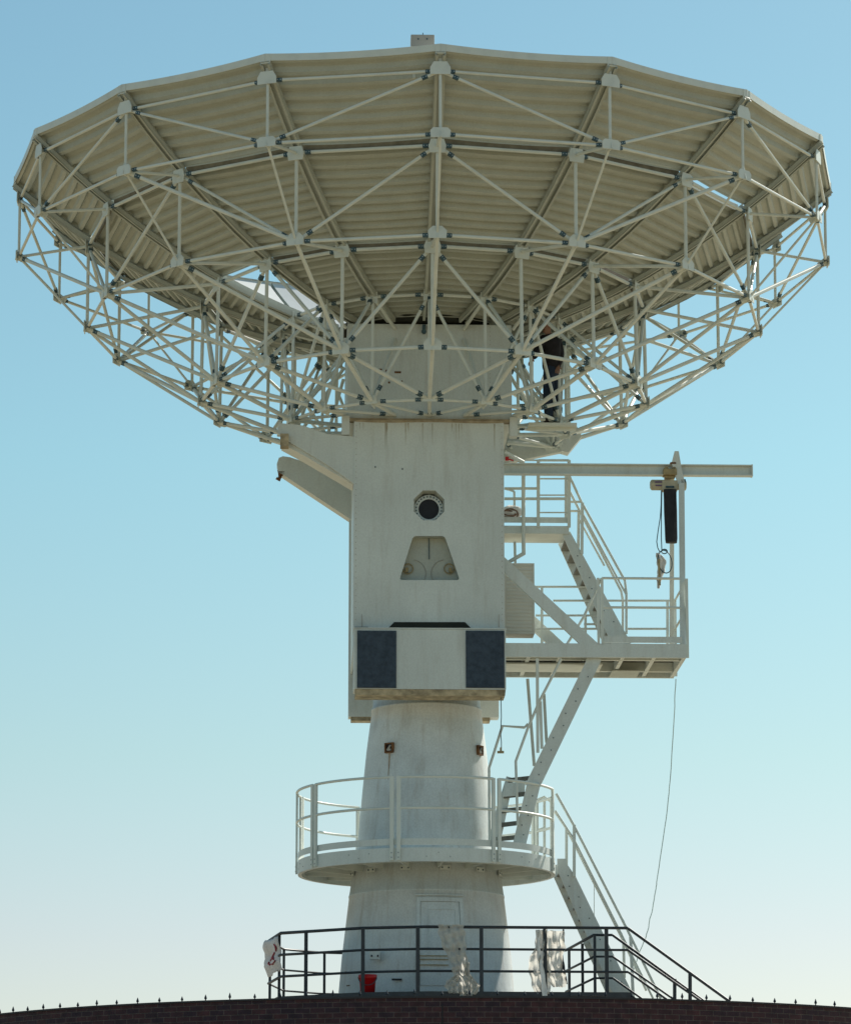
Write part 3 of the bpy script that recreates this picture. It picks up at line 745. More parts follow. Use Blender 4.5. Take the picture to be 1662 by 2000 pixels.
# --- upper platform
VC=0.0; VD=.75
zu1=atv(1050,1027,VC).z; zu0=atv(1050,1042,VC).z; uu1=U(atv(1111,1035,VC))
up_=thing('upper_platform','small high railed platform beside the dish hub','platform',uvz((uR+uu1)/2,.4,zu0),DEL)
m=pbox(uR+.002,uu1,VC,VC+.05,zu0,zu1); m.build('front_beam',M['paint'],up_)
m=pbox(uR+.002,uu1,VD-.05,VD,zu0,zu1); m.build('rear_beam',M['paint'],up_)
m=pbox(uR+.002,uu1-.002,VC+.051,VD-.051,zu0+.0,zu0+.02); m.build('under_plate',M['steel'],up_)
m=pbox(uR+.002,uu1,VC+.051,VD-.051,zu1-.03,zu1+.004); m.build('deck',M['grate'],up_)
zta=atv(1050,1021,VC).z; ztb=atv(1050,1010,VC).z
m=pbox(uR+.002,uu1,VC+.0,VC+.012,zta,ztb); m.build('toe_board',M['paint'],up_)
m=pbox(uR+.002,uu1,VD-.012,VD,zta,ztb); m.build('toe_board',M['paint'],up_)
for x in (1022,1051,1111): post(atv(x,1030,VC-.02),atv(x,899 if x!=1022 else 925,VC-.02),.05,up_)
m=MB(); m.tube([atv(1022,1040,VC-.05),atv(1022.5,1081,VC-.05),atv(986,1102,VC-.05)],.03,8); m.tube([atv(1022,925,VC-.05),atv(1022,1042,VC-.05)],.03,8); m.tube([atv(1022,926,VC-.05),atv(1021,903,VC-.05),atv(985,882,VC-.3)],.024,8); m.build('bent_pipe',M['steel'],up_)
for a_,b_,y,wd in ((985,1050,954,.022),(985,1103,974,.024),(1051,1110,935,.013),(1051,1110,967,.012),(1051,1110,1001,.012),(1051,1111,899,.02),(985,1051,899,.014)):
    rail('rail',[atv(a_,y,VC-.02),atv(b_,y,VC-.02)],wd,up_)
post(atv(1106,1012,VD),atv(1106,915,VD),.06,up_)
post(atv(1006,1100,.3),atv(1005,1058,.3),.04,up_)
post(atv(1005,1010,VD),atv(1004,960,VD),.035,up_); rail('rail',[atv(1004,960,VD),atv(985,954,VD)],.018,up_)
rail('rail',[atv(1106,915,VD),atv(985,915,VD)],.018,up_)
m=MB(); p=atv(990,896,-.2); m.box(p,UH,VH,ZH,.055,.05,.06); m.tube([p,p+UH*.10-ZH*.03],.012,6); m.build('red_valve',M['red'],up_)

# --- white bundle with hoses on the upper platform
hb_=thing('wrapped_bundle','crumpled white bundle with brown hoses lying on the small high platform','bundle',atv(998,1012,.35))
import math as _m
def blob(c,rx,ry,rz,seed,nx=18,ny=10,amp=.25):
    rd=random.Random(seed); vs=[];fs=[]
    ph=[rd.uniform(0,6.28) for _ in range(8)]
    for i in range(ny+1):
        th=math.pi*i/ny
        for j in range(nx):
            f=2*math.pi*j/nx; k=1+amp*(.5*math.sin(3*f+ph[0]+2*th)+.35*math.sin(5*f+ph[1]-3*th)+.3*math.sin(7*th+ph[2]+f))
            vs.append(c+UH*rx*k*math.sin(th)*math.cos(f)+VH*ry*k*math.sin(th)*math.sin(f)+ZH*rz*k*math.cos(th))
    for i in range(ny):
        for j in range(nx): fs.append((i*nx+j,i*nx+(j+1)%nx,(i+1)*nx+(j+1)%nx,(i+1)*nx+j))
    m=MB(); m.add(vs,fs,True); return m
blob(atv(1000,1001,.20),.17,.14,.10,3).build('wrap',M['cloth_w'],hb_)
m=MB(); 
for q in range(2):
    c=atv(992+q*5,1004-q*3,.06); m.tube([c+UH*(.11*math.cos(R(i*24)))+ZH*(.055*math.sin(R(i*24)))+VH*.02*math.sin(i) for i in range(15)],.012,6,closed=True)
m.build('hose',M['hose'],hb_)
m=MB(); m.tube([atv(1009,1012,.1),atv(1012,1004,.1),atv(1010,996,.1),atv(998,994,.1),atv(987,997,.1)],.014,6); m.build('hose',M['hose'],hb_)

# --- stair builder
def stair(root,line,vn,vf,steps,nwidth,hand=None,tmat='steel',rise_to=None):
    """line: plate outline in pixels of the near stringer (plane vn)."""
    m=MB(); m.prism([atv(x,y,vn) for x,y in line],VH*.03); o1=m.build('stringer',M['paint'],root)
    m=MB(); off=VH*(vf-vn); m.prism([atv(x,y,vn)+off for x,y in line],VH*.03); m.build('stringer',M['paint'],root)
def treads(root,p0,p1,n,vn,vf,depth,th=.03,t0=0,t1=1,name='tread'):
    for i in range(n):
        f=t0+(t1-t0)*i/(n-1); p=p0.lerp(p1,f); c=uvz(U(p)+.012,(vn+vf)/2,p.z)
        m=MB(); m.box(c,UH,VH,ZH,depth,abs(vf-vn)-.035,th)
        m.build(name,M['grate'],root)
def bolts(root,p0,p1,n,side=-1):
    m=MB()
    for i in range(n):
        p=p0.lerp(p1,(i+.5)/n)
        m.box(p+UH*.03*(-1)**i-VH*.004,UH,VH,ZH,.016,.01,.016)
    m.build('stringer_bolts',M['clamp'],root)
# stair C: upper platform down to middle platform
sc=thing('upper_stair','upper white steel stair descending right from the small high platform','stair',atv(1215,1284,.35),DEL)
lineC=[(1097,1042),(1113,1038),(1232,1256),(1196,1262)]
vn,vf=.05,.85
stair(sc,lineC,vn,vf,9,.7)
treads(sc,atv(1110,1056,vn),atv(1211,1246,vn),9,vn+.03,vf,.15)
bolts(sc,atv(1118,1075,vn),atv(1200,1225,vn),7)
for (vv,pts) in ((vn-.02,[(1112,930),(1135,980),(1220,1134),(1223,1160),(1223,1238)]),(vf-.0,[(1110,955),(1133,1000),(1213,1155),(1216,1172),(1216,1245)])):
    h=rail('handrail',[atv(x,y,vv) for x,y in pts],.021,sc)
    h2=rail('midrail',[atv(x,y,vv) for x,y in ([(1136,1000),(1222,1160)] if vv<.3 else [(1131,1015),(1180,1105)])],.017,h)
    post(atv(1137 if vv<.3 else 1130,982 if vv<.3 else 1000,vv),atv(1136 if vv<.3 else 1129,1082 if vv<.3 else 1070,vv),.045,h)
rail('handrail_end',[atv(1112,980,vn),atv(1136,980,vn)],.019,sc); rail('handrail_end',[atv(1106,998,vf),atv(1130,998,vf)],.019,sc)

# stair B: round gallery up to middle platform (steep flight then sloping stringer)
sb_=thing('middle_stair','middle white steel stair climbing right from the round gallery to the wide platform','stair',atv(1015,1655,-1.1),DEL)
lineB=[(1001,1650),(1027,1650),(1054,1538),(1173,1292),(1174,1284),(1146,1284),(1141,1298),(1031,1521),(1022,1560)]
vn,vf=-1.12,-.45
m=MB(); m.prism([atv(x,y,vn) for x,y in lineB],VH*.03); m.build('stringer',M['paint'],sb_)
m=MB(); m.prism([atv(x,y,vn)+VH*(vf-vn) for x,y in [(1046,1530),(1173,1290),(1146,1290),(1031,1521)]],VH*.03); m.build('stringer',M['paint'],sb_)
treads(sb_,atv(1062,1495,vn),atv(1150,1310,vn),8,vn+.03,vf,.13)
bolts(sb_,atv(1042,1525,vn),atv(1150,1310,vn),9); bolts(sb_,atv(1016,1640,vn),atv(1038,1545,vn),5)
m=MB(); m.prism([atv(x,y,-.80) for x,y in [(951,1652),(976,1652),(1003,1520),(989,1516),(966,1590)]],VH*.03); m.build('stringer',M['paint'],sb_)
for i,(xa,ya,xb,yb) in enumerate([(989,1520,1036,1515),(980,1551,1028,1546),(977,1580,1020,1575),(968,1608,1010,1603),(966,1635,1006,1631)]):
    a_=atv(xa,ya,-.78);b_=atv(xb,yb,-1.09)
    m=MB(); m.hexa([a_,b_,b_+VH*.24,a_+VH*.24],[a_-ZH*.035,b_-ZH*.035,b_+VH*.24-ZH*.035,a_+VH*.24-ZH*.035]);
    m.hexa([a_-ZH*.036,b_-ZH*.036,b_+VH*.01-ZH*.036,a_+VH*.01-ZH*.036],[a_-ZH*.07,b_-ZH*.07,b_+VH*.01-ZH*.07,a_+VH*.01-ZH*.07]); m.build('tread',M['grate'],sb_)
m=MB(); m.prism([atv(x,y,-.95) for x,y in [(986,1530),(1026,1526),(1024,1553),(982,1556)]],VH*.01); m.build('riser',M['paint'],sb_)
for pts,vv in (([(956,1652),(955,1500),(981,1418),(1024,1421),(1031,1414)],-.80),([(1011,1612),(1007,1487),(1031,1421),(1054,1368),(1096,1287)],-1.14)):
    rail('handrail',[atv(x,y,vv) for x,y in pts],.021,sb_)
for a_,b_,vv in (((1030,1326),(1043,1496),-.5),((1049,1286),(1050,1470),-1.14),((1055,1370),(1058,1462),-1.1),((1062,1356),(1067,1450),-.5)):
    post(atv(*a_,vv),atv(*b_,vv),.045,sb_)
rail('handrail',[atv(x,y,-1.14) for x,y in [(1106,1260),(1140,1204),(1174,1130)]],.021,sb_)
# stair D: round gallery down to roof
sd_=thing('lower_stair','lower white steel stair descending right from the round gallery to the roof','stair',atv(1210,1950,.4),DEL)
vn,vf=-.45,.38
lineD=[(1088,1677),(1106,1677),(1106,1686),(1124,1712),(1170,1807),(1252,1975),(1212,1975),(1088,1700)]
stair(sd_,lineD,vn,vf,12,.7)
treads(sd_,atv(1103,1700,vn),atv(1231,1965,vn),13,vn+.03,vf,.15)
bolts(sd_,atv(1100,1700,vn),atv(1225,1950,vn),12)
h=rail('handrail',[atv(x,y,vn-.02) for x,y in [(1086,1550),(1121,1613),(1225,1816),(1290,1950)]],.022,sd_)
rail('midrail',[atv(x,y,vn-.02) for x,y in [(1084,1583),(1121,1640),(1218,1834),(1275,1950)]],.018,h)
post(atv(1121,1611,vn-.02),atv(1121,1712,vn-.02),.045,h); post(atv(1231,1830,vn-.02),atv(1236,1948,vn-.02),.045,h)
h=rail('handrail',[atv(x,y,vf) for x,y in [(1083,1585),(1106,1618),(1217,1838),(1262,1935)]],.019,sd_)
post(atv(1106,1617,vf),atv(1106,1690,vf),.042,h); post(atv(1217,1836,vf),atv(1219,1910,vf),.04,h); post(atv(1160,1720,vf),atv(1160,1790,vf),.01,h)
# rails at the stair opening of the gallery (back right)
gr=thing('stair_head_railing','short pale railing at the stair opening on the far right of the round gallery','railing',atv(1050,1670,1.2))
for x,y0 in ((1041,1580),(1047,1572),(1063,1556)): post(atv(x,1672,1.1),atv(x,y0,1.1),.04,gr)
for pts in ([(1040,1566),(1064,1556)],[(1038,1625),(1064,1617)],[(1066,1558),(1078,1568)]): rail('rail',[atv(x,y,1.1) for x,y in pts],.02,gr)
for pts in ([(968,1586),(1038,1577)],[(968,1634),(1038,1625)],): rail('rail',[atv(x,y,1.5) for x,y in pts],.018,gr)

# ================================================================ JIB BEAM, A-FRAME, HOIST
VJ=-.5
jb=thing('monorail_beam','long horizontal steel beam reaching right from the mount, above the platforms','beam',atv(1200,930,VJ),DEL)
ja=atv(984,905.5,VJ); jc=atv(1466,909.5,VJ); jh=ja.z-atv(984,927,VJ).z
for nm,dz,wd,th in (('upper_flange',0,.13,.018),('lower_flange',-jh,.13,.018)):
    m=MB(); m.box(uvz((U(ja)+U(jc))/2,VJ,ja.z+dz+(-.009 if dz==0 else .009)),UH,VH,ZH,U(jc)-U(ja),wd,th); m.build(nm,M['paint'],jb)
m=MB(); m.box(uvz((U(ja)+U(jc))/2,VJ,ja.z-jh/2),UH,VH,ZH,U(jc)-U(ja)-.002,.012,jh-.038); m.build('web',M['paint'],jb)
m=MB(); m.box(uvz(U(jc)+.01,VJ,ja.z-jh/2),UH,VH,ZH,.02,.14,jh+.01); m.build('end_plate',M['paint'],jb)
af=thing('hoist_gantry','slender steel gantry of two leaning posts meeting above the long beam','gantry',atv(1333,1262,VA+.03),DEL)
ap=atv(1321,882,VJ)
m=MB(); 
A_=[(1323.5,1130),(1327,1263),(1338.5,1263),(1337,944),(1329,905),(1325,881),(1317,881),(1311,905),(1316,922),(1322,940)]
p_=[atv(x,y,VA+.03) for x,y in [(1327,1263),(1338.5,1263),(1337.5,945),(1323,945)]]
q_=[atv(x,y,VJ-.1) for x,y in [(1323,945),(1337.5,945),(1329,905),(1325,881),(1317,881),(1311,905),(1316,920)]]
m.bar(atv(1333,1263,VA+.05),atv(1330.5,944,VJ-.14),.085,.05,up=VH)
m.prism(q_,VH*.03); m.build('front_post',M['paint'],af)
m=MB(); m.bar(atv(1311,1262,VB-.1),atv(1312,935,VJ+.16),.065,.05,up=VH); m.bar(atv(1312,935,VJ+.16),ap-ZH*.02,.06,.05,up=VH); m.build('rear_post',M['paint'],af)
m=MB(); m.box(atv(1313,907,VJ),UH,VH,ZH,.09,.2,.03); m.bar(atv(1312,905,VJ-.06),atv(1318,915,VJ-.06),.03); m.build('clip',M['rust'],af)
ho=thing('chain_hoist','beige electric hoist with a long black chain bag hanging from the beam','hoist',atv(1305,1060,VJ),DEL)
m=MB(); m.box(atv(1307,924,VJ-.02),UH,VH,ZH,.21,.22,.10); m.box(atv(1307,933,VJ),UH,VH,ZH,.16,.14,.04); tr_=m.build('trolley',M['brass'],ho,.01)
m=MB()
for s in (-1,1):
    for t_ in (-1,1): c=atv(1307,919,VJ)+UH*.06*s+VH*.075*t_; m.tube([c-VH*.025,c+VH*.025],.04,12)
m.build('wheel',M['brass'],tr_)
m=MB(); c=atv(1304,947.5,VJ-.02)
m.tube([c-UH*.28,c-UH*.265,c-UH*.25,c+UH*.05],[.05,.075,.085,.085],16); m.tube([c-ZH*.0+UH*.05,c+UH*.22],.078,16); m.tube([c+UH*.22,c+UH*.27,c+UH*.285],[.085,.085,.06],16); m.box(c-ZH*.02+UH*.02,UH,VH,ZH,.24,.19,.15)
bd=m.build('motor_body',M['hoist'],ho)
m=MB(); m.box(c-UH*.155-VH*.085+ZH*.03,UH,VH,ZH,.11,.012,.022); m.box(c-UH*.155-VH*.085-ZH*.025,UH,VH,ZH,.10,.012,.02); m.build('nameplate',M['purple'],bd)
m=MB(); m.box(c+UH*.02-VH*.10-ZH*.05,UH,VH,ZH,.13,.02,.03); m.build('brake_cover',M['clamp'],bd); m=MB(); m.box(c+UH*.235+ZH*.05-VH*.03,UH,VH,ZH,.07,.1,.06); m.build('limit_switch',M['clamp'],bd)
pa=atv(1295,957,VJ-.1);pb=atv(1322,1060,VJ-.1)
m=MB(); cc=(pa+pb)/2; vs=[]; Wb=(U(pb)-U(pa))
prof_=[(1,0),(.98,.15),(1.0,.4),(.96,.7),(.94,.93),(.86,1)]
loops=[]
for s,f in prof_:
    z=pa.z+(pb.z-pa.z)*f; ox=.012*f
    for i in range(16):
        a=2*math.pi*i/16; ca=math.cos(a);sa=math.sin(a); e=.55
        loops.append(uvz(U(cc)+ox+Wb/2*s*math.copysign(abs(ca)**e,ca),VJ-.1+.09*s*math.copysign(abs(sa)**e,sa),z))
m.add(loops,[(i*16+j,i*16+(j+1)%16,(i+1)*16+(j+1)%16,(i+1)*16+j) for i in range(len(prof_)-1) for j in range(16)],True)
m.add(loops[:16],[tuple(range(16))]); m.add(loops[-16:],[tuple(range(16))]); m.build('chain_bag',M['black'],ho)
cd=thing('hoist_pendant','looped black control cable with a white-wrapped pendant hanging from the hoist','pendant',atv(1291,1148,VJ-.1))
m=MB(); m.tube([atv(x,y,VJ-.12) for x,y in [(1291,958),(1290.5,985),(1289,1010),(1285,1035),(1282,1058),(1284,1070),(1288,1078)]],.008,6)
m.tube([atv(x,y,VJ-.12) for x,y in [(1292,958),(1291,1010),(1291,1050),(1292,1076)]],.008,6); m.build('cable',M['clamp'],cd)
m=MB(); c=atv(1298,1097,VJ-.14); 
m.tube([c+UH*.108*math.cos(R(i*15))+ZH*(.18*math.sin(R(i*15)))+UH*.03*math.sin(R(i*15)) *-.6 for i in range(24)],.009,6,closed=True)
c=atv(1297,1077,VJ-.15); m.tube([c+UH*.045*math.cos(R(i*20))+ZH*.035*math.sin(R(i*20)) for i in range(18)],.009,6,closed=True); m.build('cable_coil',M['clamp'],cd)
def strip(mb,pts,wid,v,seed,amp=.02,n=24,m_=6):
    rd=random.Random(seed); vs=[]; P_=[atv(x,y,v) for x,y in pts]; L=len(P_)-1
    ph=[rd.uniform(0,6) for _ in range(6)]
    for i in range(n+1):
        f=i/n*L; k=min(int(f),L-1); p=P_[k].lerp(P_[k+1],f-k); ww=wid[k]+(wid[k+1]-wid[k])*(f-k)
        for j in range(m_+1):
            t=j/m_*2-1
            fold=amp*(math.sin(t*5+ph[0]+f*1.7)+.6*math.sin(t*9+ph[1]-f*3)+.5*math.sin(f*8+ph[2]+t*2))+rd.uniform(-1,1)*amp*.10+.5*amp*math.sin(t*17+f*2.3+ph[4])
            vs.append(p+UH*ww*t*(1+.08*math.sin(f*7+ph[3]))+VH*fold+ZH*rd.uniform(-1,1)*amp*.08)
    W=m_+1; mb.add(vs,[(i*W+j,i*W+j+1,(i+1)*W+j+1,(i+1)*W+j) for i in range(n) for j in range(m_)],True)
m=MB(); strip(m,[(1284,1080),(1291,1095),(1291,1115),(1287,1130),(1286,1149)],[.03,.065,.06,.04,.015],VJ-.12,5,.02); o=m.build('pendant_wrap',M['cloth_w'],cd)
so_=o.modifiers.new('s','SOLIDIFY'); so_.thickness=.008
m=MB(); m.bar(atv(1286,1092,VJ-.16),atv(1288,1143,VJ-.16),.03,.03); m.build('pendant_handle',M['brass'],cd)
cl=thing('slack_cable','long thin green cable dropping from the wide platform to the roof','cable',atv(1249,1858,VB))
pts=[(1319,1326),(1317,1380),(1310,1500),(1306,1550),(1300,1599),(1291,1665),(1282,1723),(1280,1740),(1274,1775),(1267,1801),(1266,1812),(1259,1835),(1249,1858),(1240,1885),(1234,1905)]
rnd=random.Random(2)
sp=[]
for (a,b) in zip(pts,pts[1:]):
    for i in range(4):
        f=i/4; sp.append(((a[0]+(b[0]-a[0])*f+rnd.uniform(-.5,.5)),a[1]+(b[1]-a[1])*f))
m=MB(); m.tube([atv(x,y,VB-.6) for x,y in sp],.0075,5); m.build('cord',M['cable'],cl)
wl=thing('hanging_wire','thin wire with a small crosspiece hanging below the right vent','wire',atv(978,1468,VV+.2))
m=MB(); m.tube([atv(x,y,VV+.2) for x,y in [(978,1358),(979,1400),(977.5,1430),(979,1450),(979,1464)]],.007,5); m.build('cord',M['clamp'],wl)
m=MB(); m.bar(atv(971,1469,VV+.2),atv(984,1469,VV+.2),.035,.035); m.bar(atv(978,1460,VV+.2),atv(978,1470,VV+.2),.03); m.build('crosspiece',M['brass'],wl)

# ================================================================ BLACK ROOF RAILING
zr=[at(900,y,-2.15).z for y in (1812,1855,1898)]
zfl=at(900,1938,-2.15).z
sl=thing('roof_deck','low dark deck raised on the brick roof around the foot of the tower','deck',(0,0,wt-.42))
poly=[]
def rp(px,y): p=at(px,1850,y); return (p.x,p.y)
base=[rp(549,-1.3),rp(709,-2.1),rp(830,-2.3),rp(1226,-2.1),rp(1226,-1.0),rp(1104,1.6),rp(830,2.3),rp(668,2.1),rp(555,1.4),rp(525,0.0)]
m=MB(); m.prism([Vector((x*1.02,y*1.02,zfl-.10)) for x,y in base],ZH*.10); m.build('deck_slab',M['railblack'],sl)
for x,y in base[::2]:
    m=MB(); m.bar(Vector((x*.93,y*.93,wt-.42)),Vector((x*.93,y*.93,zfl-.1)),.1); m.build('leg',M['railblack'],sl)
bk=thing('black_railing','black three-bar railing around the foot of the tower, with a stair descending right','railing',(0,-2,zfl))
def Zr(i): return zr[i]
near=[(525,0.0),(549,-1.3),(709,-2.1),(830,-2.3),(1226,-2.1)]
BD=[.024,.02,.02]
def rp3(px,yy,z):
    p=at(px,1850,yy); return Vector((p.x,p.y,z))
for i in range(3):
    m=MB(); m.tube([rp3(px,yy,zr[i]) for px,yy in near],BD[i],6); m.build('rail',M['railblack'],bk)
    m=MB(); m.tube([rp3(px,yy,zr[i]) for px,yy in [(525,0.0),(555,1.4),(628,2.0),(668,2.1),(830,2.3)]],BD[i]*.8,6); m.build('rail',M['railblack'],bk)
    # right end far side
    far=[rp3(1104,1.6,zr[i]),rp3(1160,-1.0,zr[i]),rp3(1196,-1.0,zr[i])]
    m=MB(); m.tube(far,BD[i]*.9,6); m.build('rail',M['railblack'],bk)
    # stair rails
    dx=[(1226,1817.5,1420,1953),(1226,1860,1378,1962),(1226,1901,1330,1972)][i]
    a_=rp3(1226,-2.1,zr[i]); b_=at(dx[2],dx[3],-2.1); m=MB(); m.tube([a_,b_,b_+(b_-a_)*.15],BD[i],6); m.build('stair_rail',M['railblack'],bk)
    a2=rp3(1196,-1.0,zr[i]); m=MB(); sl_=(b_-a_)*1.12; m.tube([a2,a2+sl_],BD[i]*.9,6); m.build('stair_rail',M['railblack'],bk)
for px,yy in ((598,-1.55),(709,-2.1),(816,-2.28),(940,-2.25),(1064,-2.2),(1184,-2.1)):
    post(rp3(px,yy,zfl-.02),rp3(px,yy,zr[0]),.055,bk,m_=M['railblack'])
for px,yy in ((528,.1),(546,-.9),(555,1.4),(634,2.0),(1111,1.4),(1137,.4),(1161,-1.0)):
    post(rp3(px,yy,zfl-.02),rp3(px,yy,zr[0]),.042,bk,m_=M['railblack'])
for px,py0 in ((1347,1901),(1317,1912)):
    post(at(px,py0,-2.1 if px>1330 else -1.0),at(px,1960,-2.1 if px>1330 else -1.0),.05,bk,m_=M['railblack'])
# stair on the right end
m=MB(); m.prism([at(x,y,-1.6) for x,y in ((1226,1938),(1226,1955),(1275,1990),(1300,1990))],Vector((0,.04,0))); m.build('stair_stringer',M['railblack'],bk)
m=MB(); m.box(at(1150,1942,-2.3),UH,VH,ZH,.55,.05,.05); m.build('cable_tray',M['railblack'],bk)

# ---- red bucket
bp_=at(718,1943,-1.8); bz=zfl
bk2=thing('red_bucket','red plastic bucket with a wide rim standing by the tower foot','bucket',(bp_.x,bp_.y,bz))
rb_=.125; hb2=at(718,1904,-1.8).z-bz
m=MB(); lathe(m,[(0.001,bz),(rb_*.86,bz),(rb_*.95,bz+hb2*.75),(rb_*1.0,bz+hb2*.76),(rb_*1.12,bz+hb2*.8),(rb_*1.12,bz+hb2),(rb_*1.05,bz+hb2),(rb_*.88,bz+hb2*.3),(0.001,bz+.02)],bp_.x,bp_.y,24); m.build('pail',M['red'],bk2)
m=MB(); m.tube([Vector((bp_.x+rb_*1.1*math.cos(R(a)),bp_.y-.14,bz+hb2*.85-.12*math.sin(R(a)))) for a in range(0,181,20)],.006,5); m.build('handle',M['clamp'],bk2)

# ---- plastic sheets
def plastic():
    m=bpy.data.materials.new('cloudy_plastic'); m.use_nodes=True; t=m.node_tree; b=t.nodes['Principled BSDF']
    b.inputs['Base Color'].default_value=(.62,.60,.55,1); b.inputs['Roughness'].default_value=.35
    tr=t.nodes.new('ShaderNodeBsdfTransparent'); tl=t.nodes.new('ShaderNodeBsdfTranslucent'); tl.inputs['Color'].default_value=(.80,.77,.70,1)
    mx=t.nodes.new('ShaderNodeMixShader'); mx.inputs[0].default_value=.5; m2=t.nodes.new('ShaderNodeMixShader')
    n=t.nodes.new('ShaderNodeTexNoise'); n.inputs['Scale'].default_value=6; n.inputs['Detail'].default_value=8
    g=t.nodes.new('ShaderNodeNewGeometry'); t.links.new(g.outputs['Position'],n.inputs['Vector'])
    r=t.nodes.new('ShaderNodeMapRange'); r.inputs['From Min'].default_value=.35; r.inputs['From Max'].default_value=.65; r.inputs['To Min'].default_value=.82; r.inputs['To Max'].default_value=.97
    t.links.new(n.outputs['Fac'],r.inputs['Value'])
    t.links.new(b.outputs[0],mx.inputs[1]); t.links.new(tl.outputs[0],mx.inputs[2])
    t.links.new(r.outputs[0],m2.inputs[0]); t.links.new(tr.outputs[0],m2.inputs[1]); t.links.new(mx.outputs[0],m2.inputs[2])
    o=t.nodes['Material Output']; t.links.new(m2.outputs[0],o.inputs['Surface']); 
    return m
PL=plastic()
VP=-2.36
s1=MB(); strip(s1,[(880,1806),(883,1830),(890,1860),(898,1885),(902,1905),(908,1925),(909,1945)],[.20,.19,.15,.12,.13,.10,.10],VP,11,.035,48,14)
o=s1.build('plastic_sheet',PL); tag(o,'cloudy plastic sheet knotted over the black railing in front of the tower','sheet','plastic sheets on the black railing')
mm=MB(); 
s1=MB(); strip(s1,[(893,1905),(884,1915),(880,1925),(886,1940)],[.03,.08,.09,.07],VP-.03,13,.03,16,8); q=s1.build('sheet_fold',PL,o)
s1=MB(); strip(s1,[(914,1880),(912,1900),(922,1915),(930,1925),(920,1942)],[.03,.03,.05,.06,.08],VP-.05,17,.03,20,8); q=s1.build('sheet_fold',PL,o)
s2=MB(); strip(s2,[(1058,1816),(1056,1850),(1052,1880),(1055,1915),(1060,1942)],[.08,.09,.16,.14,.12],-2.26,21,.035,44,12)
o=s2.build('plastic_sheet',PL); tag(o,'wide translucent plastic sheet draped over the railing right of the tower','sheet','plastic sheets on the black railing')
s2=MB(); strip(s2,[(1080,1818),(1082,1850),(1080,1880),(1086,1905),(1092,1928)],[.16,.16,.13,.14,.09],-2.20,23,.04,40,12); s2.build('sheet_fold',PL,o)
s2=MB(); strip(s2,[(1100,1815),(1100,1840),(1096,1860),(1099,1895),(1106,1922)],[.012,.015,.02,.035,.02],-2.1,27,.02,30,5); s2.build('black_edge',M['black'],o)
s2=MB(); strip(s2,[(1048,1816),(1053,1870),(1060,1905),(1064,1945)],[.02,.03,.03,.04],-2.31,29,.012,30,5); s2.build('twisted_edge',M['cloth_w'],o)
# ---- paper banner
bn=MB(); vs=[]; A0=at(521,1839,0.05);A1=at(550,1828,-1.25);B0=at(527,1909,0.05);B1=at(552,1893,-1.25)
NX_,NY_=16,18; rd=random.Random(4)
for i in range(NY_+1):
    for j in range(NX_+1):
        f=i/NY_;g_=j/NX_; p=(A0.lerp(A1,g_)).lerp(B0.lerp(B1,g_),f); k=.02*math.sin(g_*9+f*3)+.015*math.sin(f*11)+rd.uniform(-.004,.004)
        vs.append(p+Vector((-k-.04,-k,rd.uniform(-.006,.006))))
W=NX_+1; bn.add(vs,[(i*W+j,i*W+j+1,(i+1)*W+j+1,(i+1)*W+j) for i in range(NY_) for j in range(NX_)],True)
bm_=mat('banner_cloth',(.62,.60,.60),.7,var=.08,scale=8,dirt=(.35,.27,.24),dirt_amt=.5)
bo=bn.build('banner',bm_); tag(bo,'small white banner with blurred red scribbles on the left corner of the black railing','banner')
so_=bo.modifiers.new('s','SOLIDIFY'); so_.thickness=.004
def bpnt(g_,f):
    p=(A0.lerp(A1,g_)).lerp(B0.lerp(B1,g_),f); k=.02*math.sin(g_*9+f*3)+.015*math.sin(f*11); return p+Vector((-k-.04,-k-.012,0))+Vector((-.006,-.004,0))
rd=random.Random(9)
m=MB()
for (g0,f0,g1,f1,gm,fm) in [(.82,.22,.8,.42,.86,.3),(.35,.5,.55,.52,.42,.6),(.3,.56,.5,.46,.4,.62),(.58,.48,.66,.64,.66,.55),(.72,.44,.74,.66,.66,.55),(.5,.74,.8,.7,.65,.78),(.25,.62,.3,.72,.22,.66)]:
    m.tube([bpnt(g0,f0),bpnt(gm,fm),bpnt(g1,f1)],.011,5)
m.build('red_scribble',mat('faded_red',(.34,.03,.05),.7,var=.4,scale=30),bo)
# ================================================================ PERSON
def skin_obj(name,verts,edges,radii,m_,parent,sub=2):
    inv=world_of(parent).inverted() if parent else Matrix.Identity(4)
    me=bpy.data.meshes.new(name); me.from_pydata([inv@Vector(v) for v in verts],edges,[]); o=bpy.data.objects.new(name,me); COL.objects.link(o)
    if parent: o.parent=parent
    me.materials.append(m_)
    s=o.modifiers.new('skin','SKIN'); s.use_smooth_shade=True
    for i,r in enumerate(radii):
        sv_=me.skin_vertices[0].data[i]; sv_.radius=(r,r) if not isinstance(r,tuple) else r; sv_.use_root=(i==0)
    ss=o.modifiers.new('sub','SUBSURF'); ss.levels=sub; ss.render_levels=sub
    return o
VPn=-.85
foot=atv(1075,829,VPn); head=atv(1069,628,VPn)
S_=(head.z-foot.z)/1.68
def B(px,z,v): # body point: px across, height in metres (of a 1.68 m person)
    p=atv(px,700,v); return uvz(U(p),v,foot.z+z*S_)
pr_=thing('person','person in black jacket and dark jeans standing inside the struts right of the hub','person',foot,DEL)
hd=B(1068,1.56,VPn-.02)
